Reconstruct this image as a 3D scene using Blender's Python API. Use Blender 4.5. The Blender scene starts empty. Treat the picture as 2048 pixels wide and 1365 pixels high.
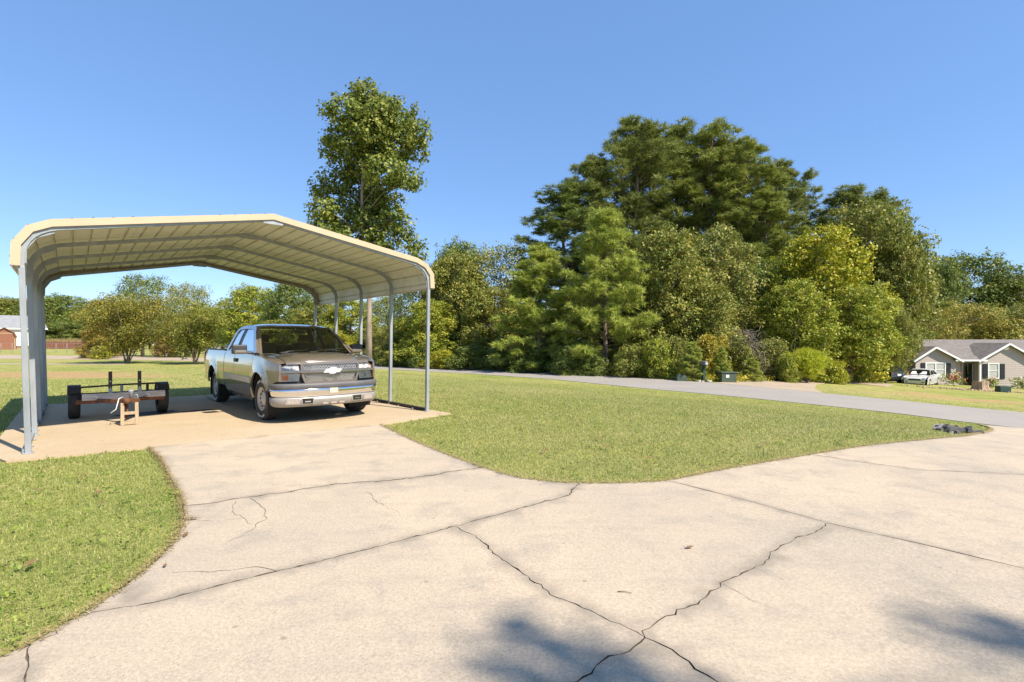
import bpy, bmesh, math, random
import numpy as np
from mathutils import Vector, Matrix
from mathutils.geometry import delaunay_2d_cdt

S = bpy.context.scene
COL = S.collection
R = math.radians
rnd = random.Random(7)

# ------------------------------------------------------------------ camera
F, EYE = 1010.0, 1.42          # focal length in photo pixels (2048 wide), eye height
cam = bpy.data.cameras.new('camera'); cam.sensor_width = 36; cam.lens = 36 * F / 2048
cam.clip_start = .05; cam.clip_end = 3000
camo = bpy.data.objects.new('camera', cam); COL.objects.link(camo)
camo.location = (0, 0, EYE); camo.rotation_euler = (math.pi / 2, 0, 0)
S.camera = camo

# ------------------------------------------------------------------ light
SUN_EL, SUN_AZ = R(47), R(126)           # azimuth clockwise from +Y
world = bpy.data.worlds.new('World'); S.world = world; world.use_nodes = True
wn = world.node_tree
sky = wn.nodes.new('ShaderNodeTexSky'); sky.sky_type = 'NISHITA'; sky.sun_disc = False
sky.sun_elevation = SUN_EL; sky.sun_rotation = SUN_AZ
sky.altitude = 1200; sky.air_density = 1.0; sky.dust_density = .05; sky.ozone_density = 3.0
bg = wn.nodes['Background']; bg.inputs['Strength'].default_value = .12
smx = wn.nodes.new('ShaderNodeMix'); smx.data_type = 'RGBA'; smx.inputs[0].default_value = .5; smx.inputs[7].default_value = (.82, 1.8, 3.9, 1)
wn.links.new(sky.outputs[0], smx.inputs[6]); wn.links.new(smx.outputs[2], bg.inputs['Color'])
sun = bpy.data.lights.new('sun', 'SUN'); sun.energy = 4.6; sun.angle = R(.55); sun.color = (1, .91, .78)
suno = bpy.data.objects.new('sun', sun); COL.objects.link(suno)
to_sun = Vector((math.sin(SUN_AZ) * math.cos(SUN_EL), math.cos(SUN_AZ) * math.cos(SUN_EL), math.sin(SUN_EL)))
suno.rotation_euler = to_sun.to_track_quat('Z', 'Y').to_euler(); suno.location = (20, -20, 30)
S.view_settings.view_transform = 'Standard'; S.view_settings.look = 'None'
S.view_settings.gamma = 1; S.view_settings.use_curve_mapping = False; S.view_settings.exposure = .95
S.render.engine = 'CYCLES'
S.cycles.max_bounces = 8; S.cycles.transparent_max_bounces = 12
S.cycles.use_denoising = True

# ------------------------------------------------------------------ ground shape
def sstep(t):
    t = np.clip(t, 0, 1); return t * t * (3 - 2 * t)
def terr(x, y):
    x = np.asarray(x, float); y = np.asarray(y, float)
    n = .753 * x + .659 * y
    z = -.95 * sstep((n - 7.5) / 14.5)
    sp = 3 * np.logaddexp(0, (x - 12) / 3)
    z = z - 4 * np.tanh(.06 * sp / 4)
    return z
def tz(x, y): return float(terr(x, y))
def at(px, py):
    """point of the ground seen at photo pixel px, py"""
    a, c = (px - 1024) / F, (682.5 - py) / F
    d = np.geomspace(.6, 900, 4000)
    h = EYE + c * d - terr(a * d, d)
    i = int(np.argmax(h < 0)) if (h < 0).any() else len(d) - 1
    lo, hi = d[max(i - 1, 0)], d[i]
    for _ in range(30):
        m = (lo + hi) / 2
        if EYE + c * m - tz(a * m, m) > 0: lo = m
        else: hi = m
    return Vector((a * hi, hi, tz(a * hi, hi)))
def X(px, d): return (px - 1024) / F * d
def Zw(py, d): return EYE + (682.5 - py) / F * d

# ------------------------------------------------------------------ materials
MATS = {}
def ntree(name):
    m = bpy.data.materials.new(name); m.use_nodes = True; MATS[name] = m
    nt = m.node_tree; return m, nt, nt.nodes['Principled BSDF']
def N(nt, t, **kw):
    n = nt.nodes.new(t)
    for k, v in kw.items():
        if k.startswith('i_'):
            n.inputs[k[2:].replace('_', ' ')].default_value = v
        else: setattr(n, k, v)
    return n
def ramp(nt, fac, stops):
    r = nt.nodes.new('ShaderNodeValToRGB'); e = r.color_ramp.elements
    while len(e) < len(stops): e.new(.5)
    for k, (p, c) in enumerate(stops):
        e[k].position = p; e[k].color = tuple(c) + (1,) if len(c) == 3 else c
    nt.links.new(fac, r.inputs[0]); return r.outputs[0]
def noise(nt, vec, scale, detail=4, rough=.55, dist=0):
    n = N(nt, 'ShaderNodeTexNoise', i_Scale=scale, i_Detail=detail, i_Roughness=rough, i_Distortion=dist)
    nt.links.new(vec, n.inputs['Vector']); return n.outputs[0]
def mixc(nt, fac, a, b, mode='MIX'):
    m = N(nt, 'ShaderNodeMix', data_type='RGBA', blend_type=mode)
    for sock, v in ((m.inputs[0], fac), (m.inputs[6], a), (m.inputs[7], b)):
        if hasattr(v, 'is_output') or isinstance(v, bpy.types.NodeSocket): nt.links.new(v, sock)
        elif isinstance(v, (int, float)): sock.default_value = v
        else: sock.default_value = tuple(v) + (1,)
    return m.outputs[2]
def bump(nt, h, strength, dist, b):
    n = N(nt, 'ShaderNodeBump', i_Strength=strength, i_Distance=dist)
    nt.links.new(h, n.inputs['Height']); nt.links.new(n.outputs[0], b.inputs['Normal'])
def posn(nt): return N(nt, 'ShaderNodeNewGeometry').outputs['Position']
def objc(nt): return N(nt, 'ShaderNodeTexCoord').outputs['Object']

def simple(name, c, rough=.5, metal=0, spec=.5, coat=0, var=.12, vscale=6, bmp=0, bscale=60, stretch=None, grime=None):
    m, nt, b = ntree(name)
    v = objc(nt)
    if stretch:
        mp = N(nt, 'ShaderNodeMapping'); mp.inputs['Scale'].default_value = stretch
        nt.links.new(v, mp.inputs[0]); v = mp.outputs[0]
    n = noise(nt, v, vscale, 5)
    lo = [x * (1 - var) for x in c]; hi = [min(1, x * (1 + var)) for x in c]
    col = ramp(nt, n, [(.3, lo), (.7, hi)])
    if grime:
        g = noise(nt, v, vscale * 2.7, 6, .65)
        gm = N(nt, 'ShaderNodeMapRange'); gm.inputs[1].default_value = .55; gm.inputs[2].default_value = .75
        nt.links.new(g, gm.inputs[0]); col = mixc(nt, gm.outputs[0], col, grime)
    nt.links.new(col, b.inputs['Base Color'])
    rr = N(nt, 'ShaderNodeMapRange'); rr.inputs[3].default_value = max(.02, rough * .85); rr.inputs[4].default_value = min(1, rough * 1.15)
    nt.links.new(n, rr.inputs[0]); nt.links.new(rr.outputs[0], b.inputs['Roughness'])
    b.inputs['Metallic'].default_value = metal; b.inputs['Specular IOR Level'].default_value = spec
    b.inputs['Coat Weight'].default_value = coat; b.inputs['Coat Roughness'].default_value = .04
    if bmp: bump(nt, noise(nt, v, bscale, 3), bmp, .01, b)
    return m

def concrete(name, light, dark, stain, stain_amt=.5, grit=.5):
    m, nt, b = ntree(name); p = posn(nt)
    big = noise(nt, p, .45, 6, .6, .4); mid = noise(nt, p, 2.3, 7, .65, .3); fine = noise(nt, p, 55, 3, .6); spk = noise(nt, p, 190, 2, .5)
    c = ramp(nt, big, [(.35, dark), (.62, light)])
    s = N(nt, 'ShaderNodeMapRange'); s.inputs[1].default_value = .5; s.inputs[2].default_value = .72; s.inputs[4].default_value = stain_amt
    nt.links.new(mid, s.inputs[0]); c = mixc(nt, s.outputs[0], c, stain)
    c = mixc(nt, .55, c, ramp(nt, fine, [(.25, (.62, .62, .62)), (.75, (1.25, 1.25, 1.25))]), 'MULTIPLY')
    c = mixc(nt, grit, c, ramp(nt, spk, [(.3, (.45, .45, .45)), (.45, (1, 1, 1)), (.62, (1, 1, 1)), (.75, (1.35, 1.35, 1.3))]), 'MULTIPLY')
    pit = N(nt, 'ShaderNodeTexVoronoi', i_Scale=3.1); nt.links.new(p, pit.inputs['Vector'])
    c = mixc(nt, .6, c, ramp(nt, pit.outputs['Distance'], [(.0, (.45, .45, .45)), (.035, (.5, .5, .5)), (.06, (1, 1, 1))]), 'MULTIPLY')
    if name == 'concrete':                                   # dirt washed in along the joints, streaks along the drive
        at_ = N(nt, 'ShaderNodeAttribute', attribute_name='v'); mp = N(nt, 'ShaderNodeMapping'); mp.inputs['Scale'].default_value = (1, 7, 1); mp.inputs['Rotation'].default_value = (0, 0, .75)
        nt.links.new(p, mp.inputs[0]); st = noise(nt, mp.outputs[0], .9, 6, .7, .2)
        sr = N(nt, 'ShaderNodeMapRange'); sr.inputs[1].default_value = .52; sr.inputs[2].default_value = .75; sr.inputs[4].default_value = .55; nt.links.new(st, sr.inputs[0]); c = mixc(nt, sr.outputs[0], c, (.31, .265, .21))
        mu = N(nt, 'ShaderNodeMath', operation='MULTIPLY'); nt.links.new(at_.outputs['Fac'], mu.inputs[0]); nt.links.new(mid, mu.inputs[1])
        m2 = N(nt, 'ShaderNodeMapRange'); m2.inputs[1].default_value = .26; m2.inputs[2].default_value = .62; m2.inputs[4].default_value = .75; nt.links.new(mu.outputs[0], m2.inputs[0]); c = mixc(nt, m2.outputs[0], c, (.21, .18, .14))
    nt.links.new(c, b.inputs['Base Color']); b.inputs['Roughness'].default_value = .88; b.inputs['Specular IOR Level'].default_value = .25
    bump(nt, fine, .25, .006, b); return m
concrete('concrete', (.50, .402, .290), (.395, .335, .255), (.315, .275, .22), .8, .7)
concrete('slab_concrete', (.47, .375, .25), (.44, .335, .205), (.39, .28, .175), .5, .3)
concrete('pale_concrete', (.42, .33, .235), (.36, .29, .21), (.34, .28, .22))
simple('crack_dirt', (.10, .078, .055), .95, var=.45, vscale=30)
concrete('asphalt', (.325, .295, .26), (.295, .27, .24), (.27, .25, .225), .4, .8)

def grass_ground():
    m, nt, b = ntree('lawn_soil'); p = posn(nt)
    a = noise(nt, p, .16, 5, .6, .3); c2 = noise(nt, p, 1.3, 6, .65); f = noise(nt, p, 22, 4, .7); ff = noise(nt, p, 90, 3, .7)
    c = ramp(nt, a, [(.33, (.24, .275, .075)), (.5, (.32, .32, .11)), (.66, (.38, .335, .145))])
    c = mixc(nt, .75, c, ramp(nt, c2, [(.3, (.55, .66, .5)), (.5, (.95, .95, .9)), (.72, (1.35, 1.2, 1.1))]), 'MULTIPLY')
    c = mixc(nt, .8, c, ramp(nt, f, [(.3, (.5, .55, .45)), (.7, (1.4, 1.35, 1.3))]), 'MULTIPLY')
    c = mixc(nt, .7, c, ramp(nt, ff, [(.3, (.5, .5, .5)), (.7, (1.4, 1.4, 1.35))]), 'MULTIPLY')
    # worn clay patches with a shape of their own
    for (px, py, rx, ry) in ((60, 748, 5.5, 2.6), (205, 752, 4.0, 1.3), (1790, 850, .9, .5), (1840, 786, 1.6, .9), (1955, 800, 4, 1.4), (1830, 788, 3, .7)):
        w = at(px, py)
        sub = N(nt, 'ShaderNodeVectorMath', operation='SUBTRACT'); nt.links.new(p, sub.inputs[0]); sub.inputs[1].default_value = w
        dv = N(nt, 'ShaderNodeVectorMath', operation='DIVIDE'); nt.links.new(sub.outputs[0], dv.inputs[0]); dv.inputs[1].default_value = (rx, ry, 9)
        ln = N(nt, 'ShaderNodeVectorMath', operation='LENGTH'); nt.links.new(dv.outputs[0], ln.inputs[0])
        ad = N(nt, 'ShaderNodeMath', operation='ADD'); nt.links.new(ln.outputs['Value'], ad.inputs[0])
        ns = N(nt, 'ShaderNodeMath', operation='MULTIPLY'); nt.links.new(c2, ns.inputs[0]); ns.inputs[1].default_value = 1.5
        nt.links.new(ns.outputs[0], ad.inputs[1])
        mr = N(nt, 'ShaderNodeMapRange'); mr.inputs[1].default_value = 1.75; mr.inputs[2].default_value = 1.25; mr.inputs[4].default_value = .8
        nt.links.new(ad.outputs[0], mr.inputs[0]); c = mixc(nt, mr.outputs[0], c, (.40, .25, .13))
    nt.links.new(c, b.inputs['Base Color']); b.inputs['Roughness'].default_value = .95; b.inputs['Specular IOR Level'].default_value = .1
    bump(nt, f, .8, .05, b)
grass_ground()

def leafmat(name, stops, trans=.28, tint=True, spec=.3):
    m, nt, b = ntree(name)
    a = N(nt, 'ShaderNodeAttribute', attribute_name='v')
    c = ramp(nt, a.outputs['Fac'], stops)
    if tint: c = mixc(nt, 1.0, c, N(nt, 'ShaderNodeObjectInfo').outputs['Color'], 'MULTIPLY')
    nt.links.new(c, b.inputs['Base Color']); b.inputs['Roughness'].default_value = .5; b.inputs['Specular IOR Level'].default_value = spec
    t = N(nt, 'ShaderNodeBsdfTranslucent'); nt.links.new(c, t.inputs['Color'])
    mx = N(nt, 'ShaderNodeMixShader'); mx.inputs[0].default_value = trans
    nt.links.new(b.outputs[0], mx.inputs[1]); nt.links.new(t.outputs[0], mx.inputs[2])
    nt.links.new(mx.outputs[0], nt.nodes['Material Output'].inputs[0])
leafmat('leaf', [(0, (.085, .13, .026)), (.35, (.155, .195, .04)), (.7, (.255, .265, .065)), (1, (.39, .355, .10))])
leafmat('needle', [(0, (.09, .13, .03)), (.5, (.20, .23, .055)), (1, (.33, .33, .10))], .32)
leafmat('grass_blade', [(0, (.20, .275, .06)), (.45, (.335, .37, .105)), (.75, (.46, .44, .17)), (1, (.58, .51, .29))], .42, spec=.12)
simple('bark', (.21, .16, .115), .95, var=.45, vscale=5, bmp=.9, bscale=14, stretch=(1, 1, .22))
simple('pale_bark', (.27, .21, .165), .95, var=.4, vscale=5, bmp=.9, bscale=10, stretch=(1, 1, .3))

simple('galvanised', (.27, .29, .30), .5, .2, var=.16, vscale=9, stretch=(1, 1, .25))
simple('roof_sheet', (.58, .57, .50), .42, 0, .5, var=.06, vscale=1.2, bmp=.12, bscale=2.5, grime=(.5, .43, .30))
simple('trim_paint', (.48, .37, .24), .4, var=.05, vscale=3)
simple('car_paint', (.192, .158, .126), .19, .36, .5, 1.0, var=.03)
simple('plastic_dark', (.03, .03, .03), .5, var=.25)
simple('plastic_grey', (.10, .098, .10), .55, var=.15)
simple('valance_paint', (.31, .285, .255), .45, .3, var=.08)
simple('rubber', (.035, .03, .026), .85, var=.35, vscale=14, grime=(.085, .066, .05))
simple('chrome', (.75, .75, .76), .07, 1, var=.03)
simple('alloy', (.50, .44, .36), .5, .2, var=.08)
simple('well_dark', (.012, .012, .012), .9)
simple('seat_cloth', (.16, .14, .11), .9)
simple('dash_vinyl', (.24, .215, .18), .7)
simple('amber_lens', (.75, .20, .02), .15, coat=1)
simple('red_lens', (.4, .02, .02), .15, coat=1)
simple('bar_chrome', (.30, .30, .32), .16, .9)
simple('lamp_reflector', (.62, .61, .58), .3, .15)
simple('hairline', (.20, .165, .125), .95, var=.4, vscale=30)
simple('grille_plastic', (.52, .48, .43), .28, .6)
simple('white_paint', (.78, .77, .73), .45, var=.05)
simple('rust', (.17, .07, .03), .85, .2, var=.5, vscale=14, grime=(.08, .05, .04))
simple('dark_steel', (.05, .042, .035), .7, .3, var=.4, vscale=12, grime=(.16, .08, .04))
simple('weathered_wood', (.33, .28, .235), .85, var=.25, vscale=7, stretch=(.6, 6, 6), bmp=.3)
simple('deck_wood', (.46, .43, .40), .8, var=.25, vscale=7, stretch=(6, .6, 6))
simple('raw_wood', (.36, .27, .165), .8, var=.22, vscale=9, stretch=(6, 6, .6), bmp=.2)
simple('stain_dark', (.03, .025, .02), .8)
simple('toolbox_metal', (.28, .26, .23), .45, .5, var=.2)
simple('siding_tan', (.40, .34, .30), .7, var=.05)
simple('shingle', (.17, .15, .138), .95, var=.25, vscale=2.4, bmp=.3, bscale=30, grime=(.11, .097, .09))
simple('shingle_grey', (.23, .235, .245), .95, var=.15, vscale=2)
simple('shutter_black', (.015, .015, .016), .5)
simple('blind_white', (.42, .43, .40), .35, coat=.6)
simple('door_dark', (.035, .03, .02), .15, coat=.5)
simple('brick', (.22, .12, .09), .9, var=.4, vscale=8)
simple('stone', (.34, .30, .26), .9, var=.35, vscale=6, bmp=.4, bscale=20)
simple('shed_red', (.23, .095, .055), .8, var=.15, stretch=(6, 6, .5))
simple('fence_red', (.22, .09, .06), .85, var=.25)
simple('silver_paint', (.66, .67, .67), .3, .1, coat=1)
simple('black_paint', (.02, .02, .022), .2, coat=1)
simple('utility_green', (.05, .075, .048), .5, var=.15)
simple('utility_dark', (.02, .05, .04), .5, var=.15)
simple('stump_wood', (.36, .25, .17), .9, var=.4, vscale=6, stretch=(3, 3, .5), bmp=.5)
simple('tar', (.07, .067, .064), .85, var=.5, vscale=10, bmp=.5, grime=(.2, .18, .15))
simple('dead_leaf', (.22, .12, .05), .8, var=.35)
simple('rose_red', (.45, .05, .04), .6, var=.3); simple('rose_pink', (.6, .3, .28), .6); simple('bloom_yellow', (.65, .5, .12), .6)
simple('glare_white', (.8, .8, .78), .4)
leafmat('straw', [(0, (.30, .22, .08)), (1, (.48, .37, .17))], .2, False)
leafmat('dead_vine', [(0, (.11, .085, .06)), (1, (.26, .21, .16))], .1, False)

def glass(name, tint, mixfac):
    m, nt, b = ntree(name)
    b.inputs['Base Color'].default_value = (.015, .018, .016, 1); b.inputs['Roughness'].default_value = .03; b.inputs['Specular IOR Level'].default_value = .6
    t = N(nt, 'ShaderNodeBsdfTransparent'); t.inputs[0].default_value = tint + (1,)
    g = N(nt, 'ShaderNodeBsdfGlossy', i_Roughness=.015); fr = N(nt, 'ShaderNodeFresnel', i_IOR=1.52)
    m1 = N(nt, 'ShaderNodeMixShader'); m1.inputs[0].default_value = mixfac
    nt.links.new(t.outputs[0], m1.inputs[1]); nt.links.new(b.outputs[0], m1.inputs[2])
    m2 = N(nt, 'ShaderNodeMixShader'); nt.links.new(fr.outputs[0], m2.inputs[0]); nt.links.new(m1.outputs[0], m2.inputs[1]); nt.links.new(g.outputs[0], m2.inputs[2])
    nt.links.new(m2.outputs[0], nt.nodes['Material Output'].inputs[0])
glass('windshield_glass', (.74, .80, .68), .04)
glass('tinted_glass', (.16, .19, .18), .35)
glass('rear_glass', (.55, .62, .5), .05)
glass('lamp_glass', (.95, .95, .95), .0)

# ------------------------------------------------------------------ mesh helpers
def link(name, me, mat, parent=None, color=None):
    o = bpy.data.objects.new(name, me); COL.objects.link(o)
    if mat and not me.materials: me.materials.append(MATS[mat])
    if parent: o.parent = parent
    if color: o.color = tuple(color) + (1,)
    return o
def tag(o, label=None, cat=None, group=None, kind=None):
    if label: o['label'] = label
    if cat: o['category'] = cat
    if group: o['group'] = group
    if kind: o['kind'] = kind
    return o
def thing(name, label, cat, loc=(0, 0, 0), rotz=0, group=None):
    o = bpy.data.objects.new(name, None); COL.objects.link(o)
    o.empty_display_size = .2; o.location = loc; o.rotation_euler = (0, 0, rotz)
    return tag(o, label, cat, group)
def np_mesh(name, verts, k, attr=None):
    """mesh of separate k-cornered faces, verts (n*k,3)"""
    me = bpy.data.meshes.new(name); n = len(verts); nf = n // k
    me.vertices.add(n); me.vertices.foreach_set('co', np.ascontiguousarray(verts, np.float32).ravel())
    me.loops.add(n); me.loops.foreach_set('vertex_index', np.arange(n, dtype=np.int32))
    me.polygons.add(nf); me.polygons.foreach_set('loop_start', np.arange(0, n, k, dtype=np.int32))
    if attr is not None:
        a = me.attributes.new('v', 'FLOAT', 'POINT'); a.data.foreach_set('value', np.ascontiguousarray(attr, np.float32))
    me.update(calc_edges=True); return me

class MB:
    def __init__(s): s.v = []; s.f = []; s.sm = []
    def add(s, vs, fs, smooth=False, M=None):
        o = len(s.v)
        for p in vs:
            p = Vector(p)
            if M is not None: p = M @ p
            s.v.append(p)
        for f in fs: s.f.append([i + o for i in f]); s.sm.append(smooth)
        return s
    def box(s, c, d, M=None):
        x, y, z = c; a, b, e = d[0] / 2, d[1] / 2, d[2] / 2
        vs = [(x + i * a, y + j * b, z + k * e) for i in (-1, 1) for j in (-1, 1) for k in (-1, 1)]
        return s.add(vs, [(0, 1, 3, 2), (4, 6, 7, 5), (0, 4, 5, 1), (2, 3, 7, 6), (0, 2, 6, 4), (1, 5, 7, 3)], False, M)
    def bar(s, p, q, w, h=None, up=(0, 0, 1)):
        p, q = Vector(p), Vector(q); h = h or w; d = (q - p).normalized(); u = Vector(up)
        if abs(d.dot(u)) > .95: u = Vector((1, 0, 0))
        a = d.cross(u).normalized(); b = a.cross(d)
        vs = [r + a * i * w / 2 + b * j * h / 2 for r in (p, q) for i, j in ((-1, -1), (1, -1), (1, 1), (-1, 1))]
        return s.add(vs, [(0, 3, 2, 1), (4, 5, 6, 7), (0, 1, 5, 4), (1, 2, 6, 5), (2, 3, 7, 6), (3, 0, 4, 7)])
    def tube(s, pts, rad, n=6, caps=True):
        pts = [Vector(p) for p in pts]; rad = rad if hasattr(rad, '__len__') else [rad] * len(pts)
        vs = []; fs = []; a = None
        for i, p in enumerate(pts):
            d = (pts[min(i + 1, len(pts) - 1)] - pts[max(i - 1, 0)]).normalized()
            if a is None: a = d.cross(Vector((0, 0, 1)) if abs(d.z) < .9 else Vector((1, 0, 0))).normalized()
            a = (a - d * a.dot(d)).normalized(); b = d.cross(a)
            for k in range(n):
                t = 2 * math.pi * k / n; vs.append(p + (a * math.cos(t) + b * math.sin(t)) * rad[i])
        for i in range(len(pts) - 1):
            for k in range(n):
                k2 = (k + 1) % n; fs.append((i * n + k, i * n + k2, (i + 1) * n + k2, (i + 1) * n + k))
        if caps: fs += [tuple(range(n))[::-1], tuple(range((len(pts) - 1) * n, len(pts) * n))]
        return s.add(vs, fs, n > 4)
    def lathe(s, prof, n=24, M=None, smooth=True):
        """prof: (radius, y); axis = y"""
        vs = []; fs = []; m = len(prof)
        for k in range(n):
            t = 2 * math.pi * k / n
            for r, y in prof: vs.append((r * math.cos(t), y, r * math.sin(t)))
        for k in range(n):
            k2 = (k + 1) % n
            for i in range(m - 1): fs.append((k * m + i, k2 * m + i, k2 * m + i + 1, k * m + i + 1))
        return s.add(vs, fs, smooth, M)
    def grid(s, rows, smooth=True, closed=False):
        """rows: list of equal-length point lists"""
        m = len(rows[0]); fs = []
        for i in range(len(rows) - 1):
            for j in range(m if closed else m - 1):
                j2 = (j + 1) % m; fs.append((i * m + j, i * m + j2, (i + 1) * m + j2, (i + 1) * m + j))
        return s.add([p for r in rows for p in r], fs, smooth)
    def ball(s, c, r, n=10, M=None):
        r = r if hasattr(r, '__len__') else (r, r, r); rows = []
        for i in range(n // 2 + 1):
            a = math.pi * i / (n // 2)
            rows.append([(c[0] + r[0] * math.sin(a) * math.cos(2 * math.pi * k / n), c[1] + r[1] * math.sin(a) * math.sin(2 * math.pi * k / n), c[2] + r[2] * math.cos(a)) for k in range(n)])
        if M is not None: rows = [[M @ Vector(p) for p in q] for q in rows]
        return s.grid(rows, True, True)
    def build(s, name, mat, parent=None, bevel=0, solid=0):
        me = bpy.data.meshes.new(name); me.from_pydata([tuple(p) for p in s.v], [], s.f); me.update()
        me.polygons.foreach_set('use_smooth', s.sm)
        if bevel or solid:
            bm = bmesh.new(); bm.from_mesh(me)
            if bevel:
                bmesh.ops.remove_doubles(bm, verts=bm.verts, dist=1e-6)
                ed = [e for e in bm.edges if len(e.link_faces) == 2 and e.calc_face_angle(0) > .5]
                bmesh.ops.bevel(bm, geom=ed, offset=bevel, segments=2, profile=.6, affect='EDGES', clamp_overlap=True)
            if solid: bmesh.ops.solidify(bm, geom=bm.faces[:], thickness=solid)
            bm.to_mesh(me); bm.free()
        return link(name, me, mat, parent)

def inside(pts, poly):
    """even-odd test, pts (n,2)"""
    pts = np.asarray(pts, float); poly = np.asarray(poly, float); x, y = pts[:, 0], pts[:, 1]; r = np.zeros(len(pts), bool)
    x0, y0 = poly[:, 0], poly[:, 1]; x1, y1 = np.roll(x0, -1), np.roll(y0, -1)
    for a, b, c, d in zip(x0, y0, x1, y1):
        if b == d: continue
        k = ((b > y) != (d > y)) & (x < (c - a) * (y - b) / (d - b) + a); r ^= k
    return r
def densify(loop, step):
    out = []
    for i in range(len(loop)):
        p, q = Vector(loop[i]), Vector(loop[(i + 1) % len(loop)]); k = max(1, int((q - p).length / step))
        out += [tuple(p.lerp(q, t / k)) for t in range(k)]
    return out
def fill(loops, step, dens=True):
    """triangles covering the first loop minus the others; returns 2-D verts and faces"""
    loops = [densify([p[:2] for p in l], step) if dens else [tuple(p[:2]) for p in l] for l in loops]
    co = []; ed = []
    for l in loops:
        o = len(co); co += l; ed += [(o + i, o + (i + 1) % len(l)) for i in range(len(l))]
    a = np.array(loops[0]); lo, hi = a.min(0), a.max(0)
    gx, gy = np.meshgrid(np.arange(lo[0] + step * .5, hi[0], step), np.arange(lo[1] + step * .5, hi[1], step))
    g = np.c_[gx.ravel(), gy.ravel()]
    if len(g):
        k = inside(g, loops[0])
        for h in loops[1:]: k &= ~inside(g, h)
        g = g[k]
        if len(g):
            b = np.array(co); keep = [((b - p) ** 2).sum(1).min() > (step * .35) ** 2 for p in g]; co += [tuple(p) for p in g[keep]]
    r = delaunay_2d_cdt([Vector(c) for c in co], ed, [], 0, 1e-6)
    v = np.array([(p.x, p.y) for p in r[0]]); fs = r[2]
    cen = np.array([v[list(f)].mean(0) for f in fs]); k = inside(cen, loops[0])
    for h in loops[1:]: k &= ~inside(cen, h)
    return v, [tuple(f) for f, q in zip(fs, k) if q], loops
def sheet(loop, step, top, depth):
    """ground panel: top surface on the terrain + top, sides going down by depth"""
    v, fs, loops = fill([loop], step); m = MB()
    m.add([(x, y, tz(x, y) + top) for x, y in v], fs, True)
    l = loops[0]; n = len(l)
    m.add([(x, y, tz(x, y) + top) for x, y in l] + [(x, y, tz(x, y) + top - depth) for x, y in l], [(i, (i + 1) % n, n + (i + 1) % n, n + i) for i in range(n)])
    return m

# ================================================================== SETTING
rows = []
rr = np.concatenate([[.0], np.geomspace(.8, 60, 90), np.geomspace(64, 700, 40)])
ang = np.concatenate([np.linspace(-math.pi, -R(62), 24, endpoint=False), np.linspace(-R(62), R(62), 130), np.linspace(R(62), math.pi, 24, endpoint=False)[1:]])
m = MB()
for q in rr:
    xs, ys = q * np.sin(ang), q * np.cos(ang); zs = terr(xs, ys) - .026
    rows.append([(a, b, c) for a, b, c in zip(xs, ys, zs)])
m.grid(rows, True, True); tag(m.build('ground', 'lawn_soil'), kind='structure')

def pl(*pts): return [at(*p).to_2d() for p in pts]
def crack(pts, jit, step=.04):
    out = []
    for p, q in zip(pts[:-1], pts[1:]):
        k = max(1, int((q - p).length / step)); d = (q - p); nn = Vector((-d.y, d.x)).normalized() if d.length else Vector((0, 0))
        w = 0; off = []
        for i in range(k): w = w * .74 + rnd.gauss(0, jit * 1.1); off.append(w)
        for i in range(k): out.append(p.lerp(q, i / k) + (nn * off[i] * min(1, i, k - i) if i else Vector((0, 0))))
    out.append(pts[-1]); return out

V2 = lambda x, y: Vector((x, y))
FJa, FJb = pl((298, 895), (762, 849))
LBa = pl((298, 895), (318, 915), (343, 960), (360, 990), (366, 1013)); LBb = pl((366, 1013), (369, 1040), (352, 1080), (310, 1120), (250, 1172), (168, 1226))
LBc = pl((168, 1226), (110, 1258), (62, 1287)); LBd = pl((62, 1287), (0, 1314), (-150, 1372), (-400, 1480)) + [V2(-5, .4), V2(-9, -2), V2(-9, -8)]
RBa = pl((762, 849), (800, 868), (830, 882), (900, 911), (965, 934)); RBb = pl((965, 934), (1005, 947), (1050, 957), (1100, 963), (1158, 966))
RBc = pl((1158, 966), (1240, 966), (1290, 964), (1335, 961)); RBd = pl((1335, 961), (1430, 942), (1520, 926), (1622, 909))
RBe = pl((1622, 909), (1700, 896), (1780, 886), (1850, 880), (1930, 873), (1968, 866.5), (1984, 860.5), (1982, 856.5), (1972, 852.5), (1955, 848.8))
C1 = crack(pl((366, 1013), (440, 1004), (520, 992), (600, 979), (700, 966), (780, 961), (880, 948), (965, 934)), .011)
J2a = crack(pl((168, 1226), (288, 1209), (420, 1177), (555, 1143)), .003); J2b = crack(pl((555, 1143), (740, 1098), (910, 1053)), .004); J2c = crack(pl((910, 1053), (1030, 1021), (1140, 990), (1158, 966)), .005)
C3a = crack(pl((910, 1053), (960, 1080), (1000, 1115), (1060, 1160), (1100, 1190), (1180, 1221), (1240, 1248), (1290, 1275)), .007)
C3b = crack(pl((1290, 1275), (1345, 1299), (1390, 1338), (1440, 1367), (1560, 1450)) + [V2(1.15, -2.5), V2(1.5, -8)], .007)
C4a = crack(pl((1290, 1275), (1284, 1262), (1318, 1241), (1350, 1229), (1400, 1201), (1440, 1166), (1500, 1140), (1540, 1104), (1600, 1073), (1660, 1047)), .009)
C4b = crack(pl((1290, 1275), (1240, 1309), (1190, 1334), (1130, 1366), (1000, 1430)) + [V2(-.6, -2.5), V2(-.8, -8)], .007)
J5a = pl((1335, 961), (1500, 1003), (1660, 1047)); J5b = pl((1660, 1047), (1850, 1090), (2048, 1137)) + [V2(6.4, -.8), V2(9.4, -5)]
J6 = crack(pl((1622, 909), (1720, 924), (1850, 941)) + [V2(8.6, 5.0), V2(13.5, 1.5)], .004)
BLJ = crack(pl((62, 1287), (56, 1325), (50, 1367), (30, 1440)) + [V2(-2.0, -3), V2(-2.3, -8)], .005)
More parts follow.
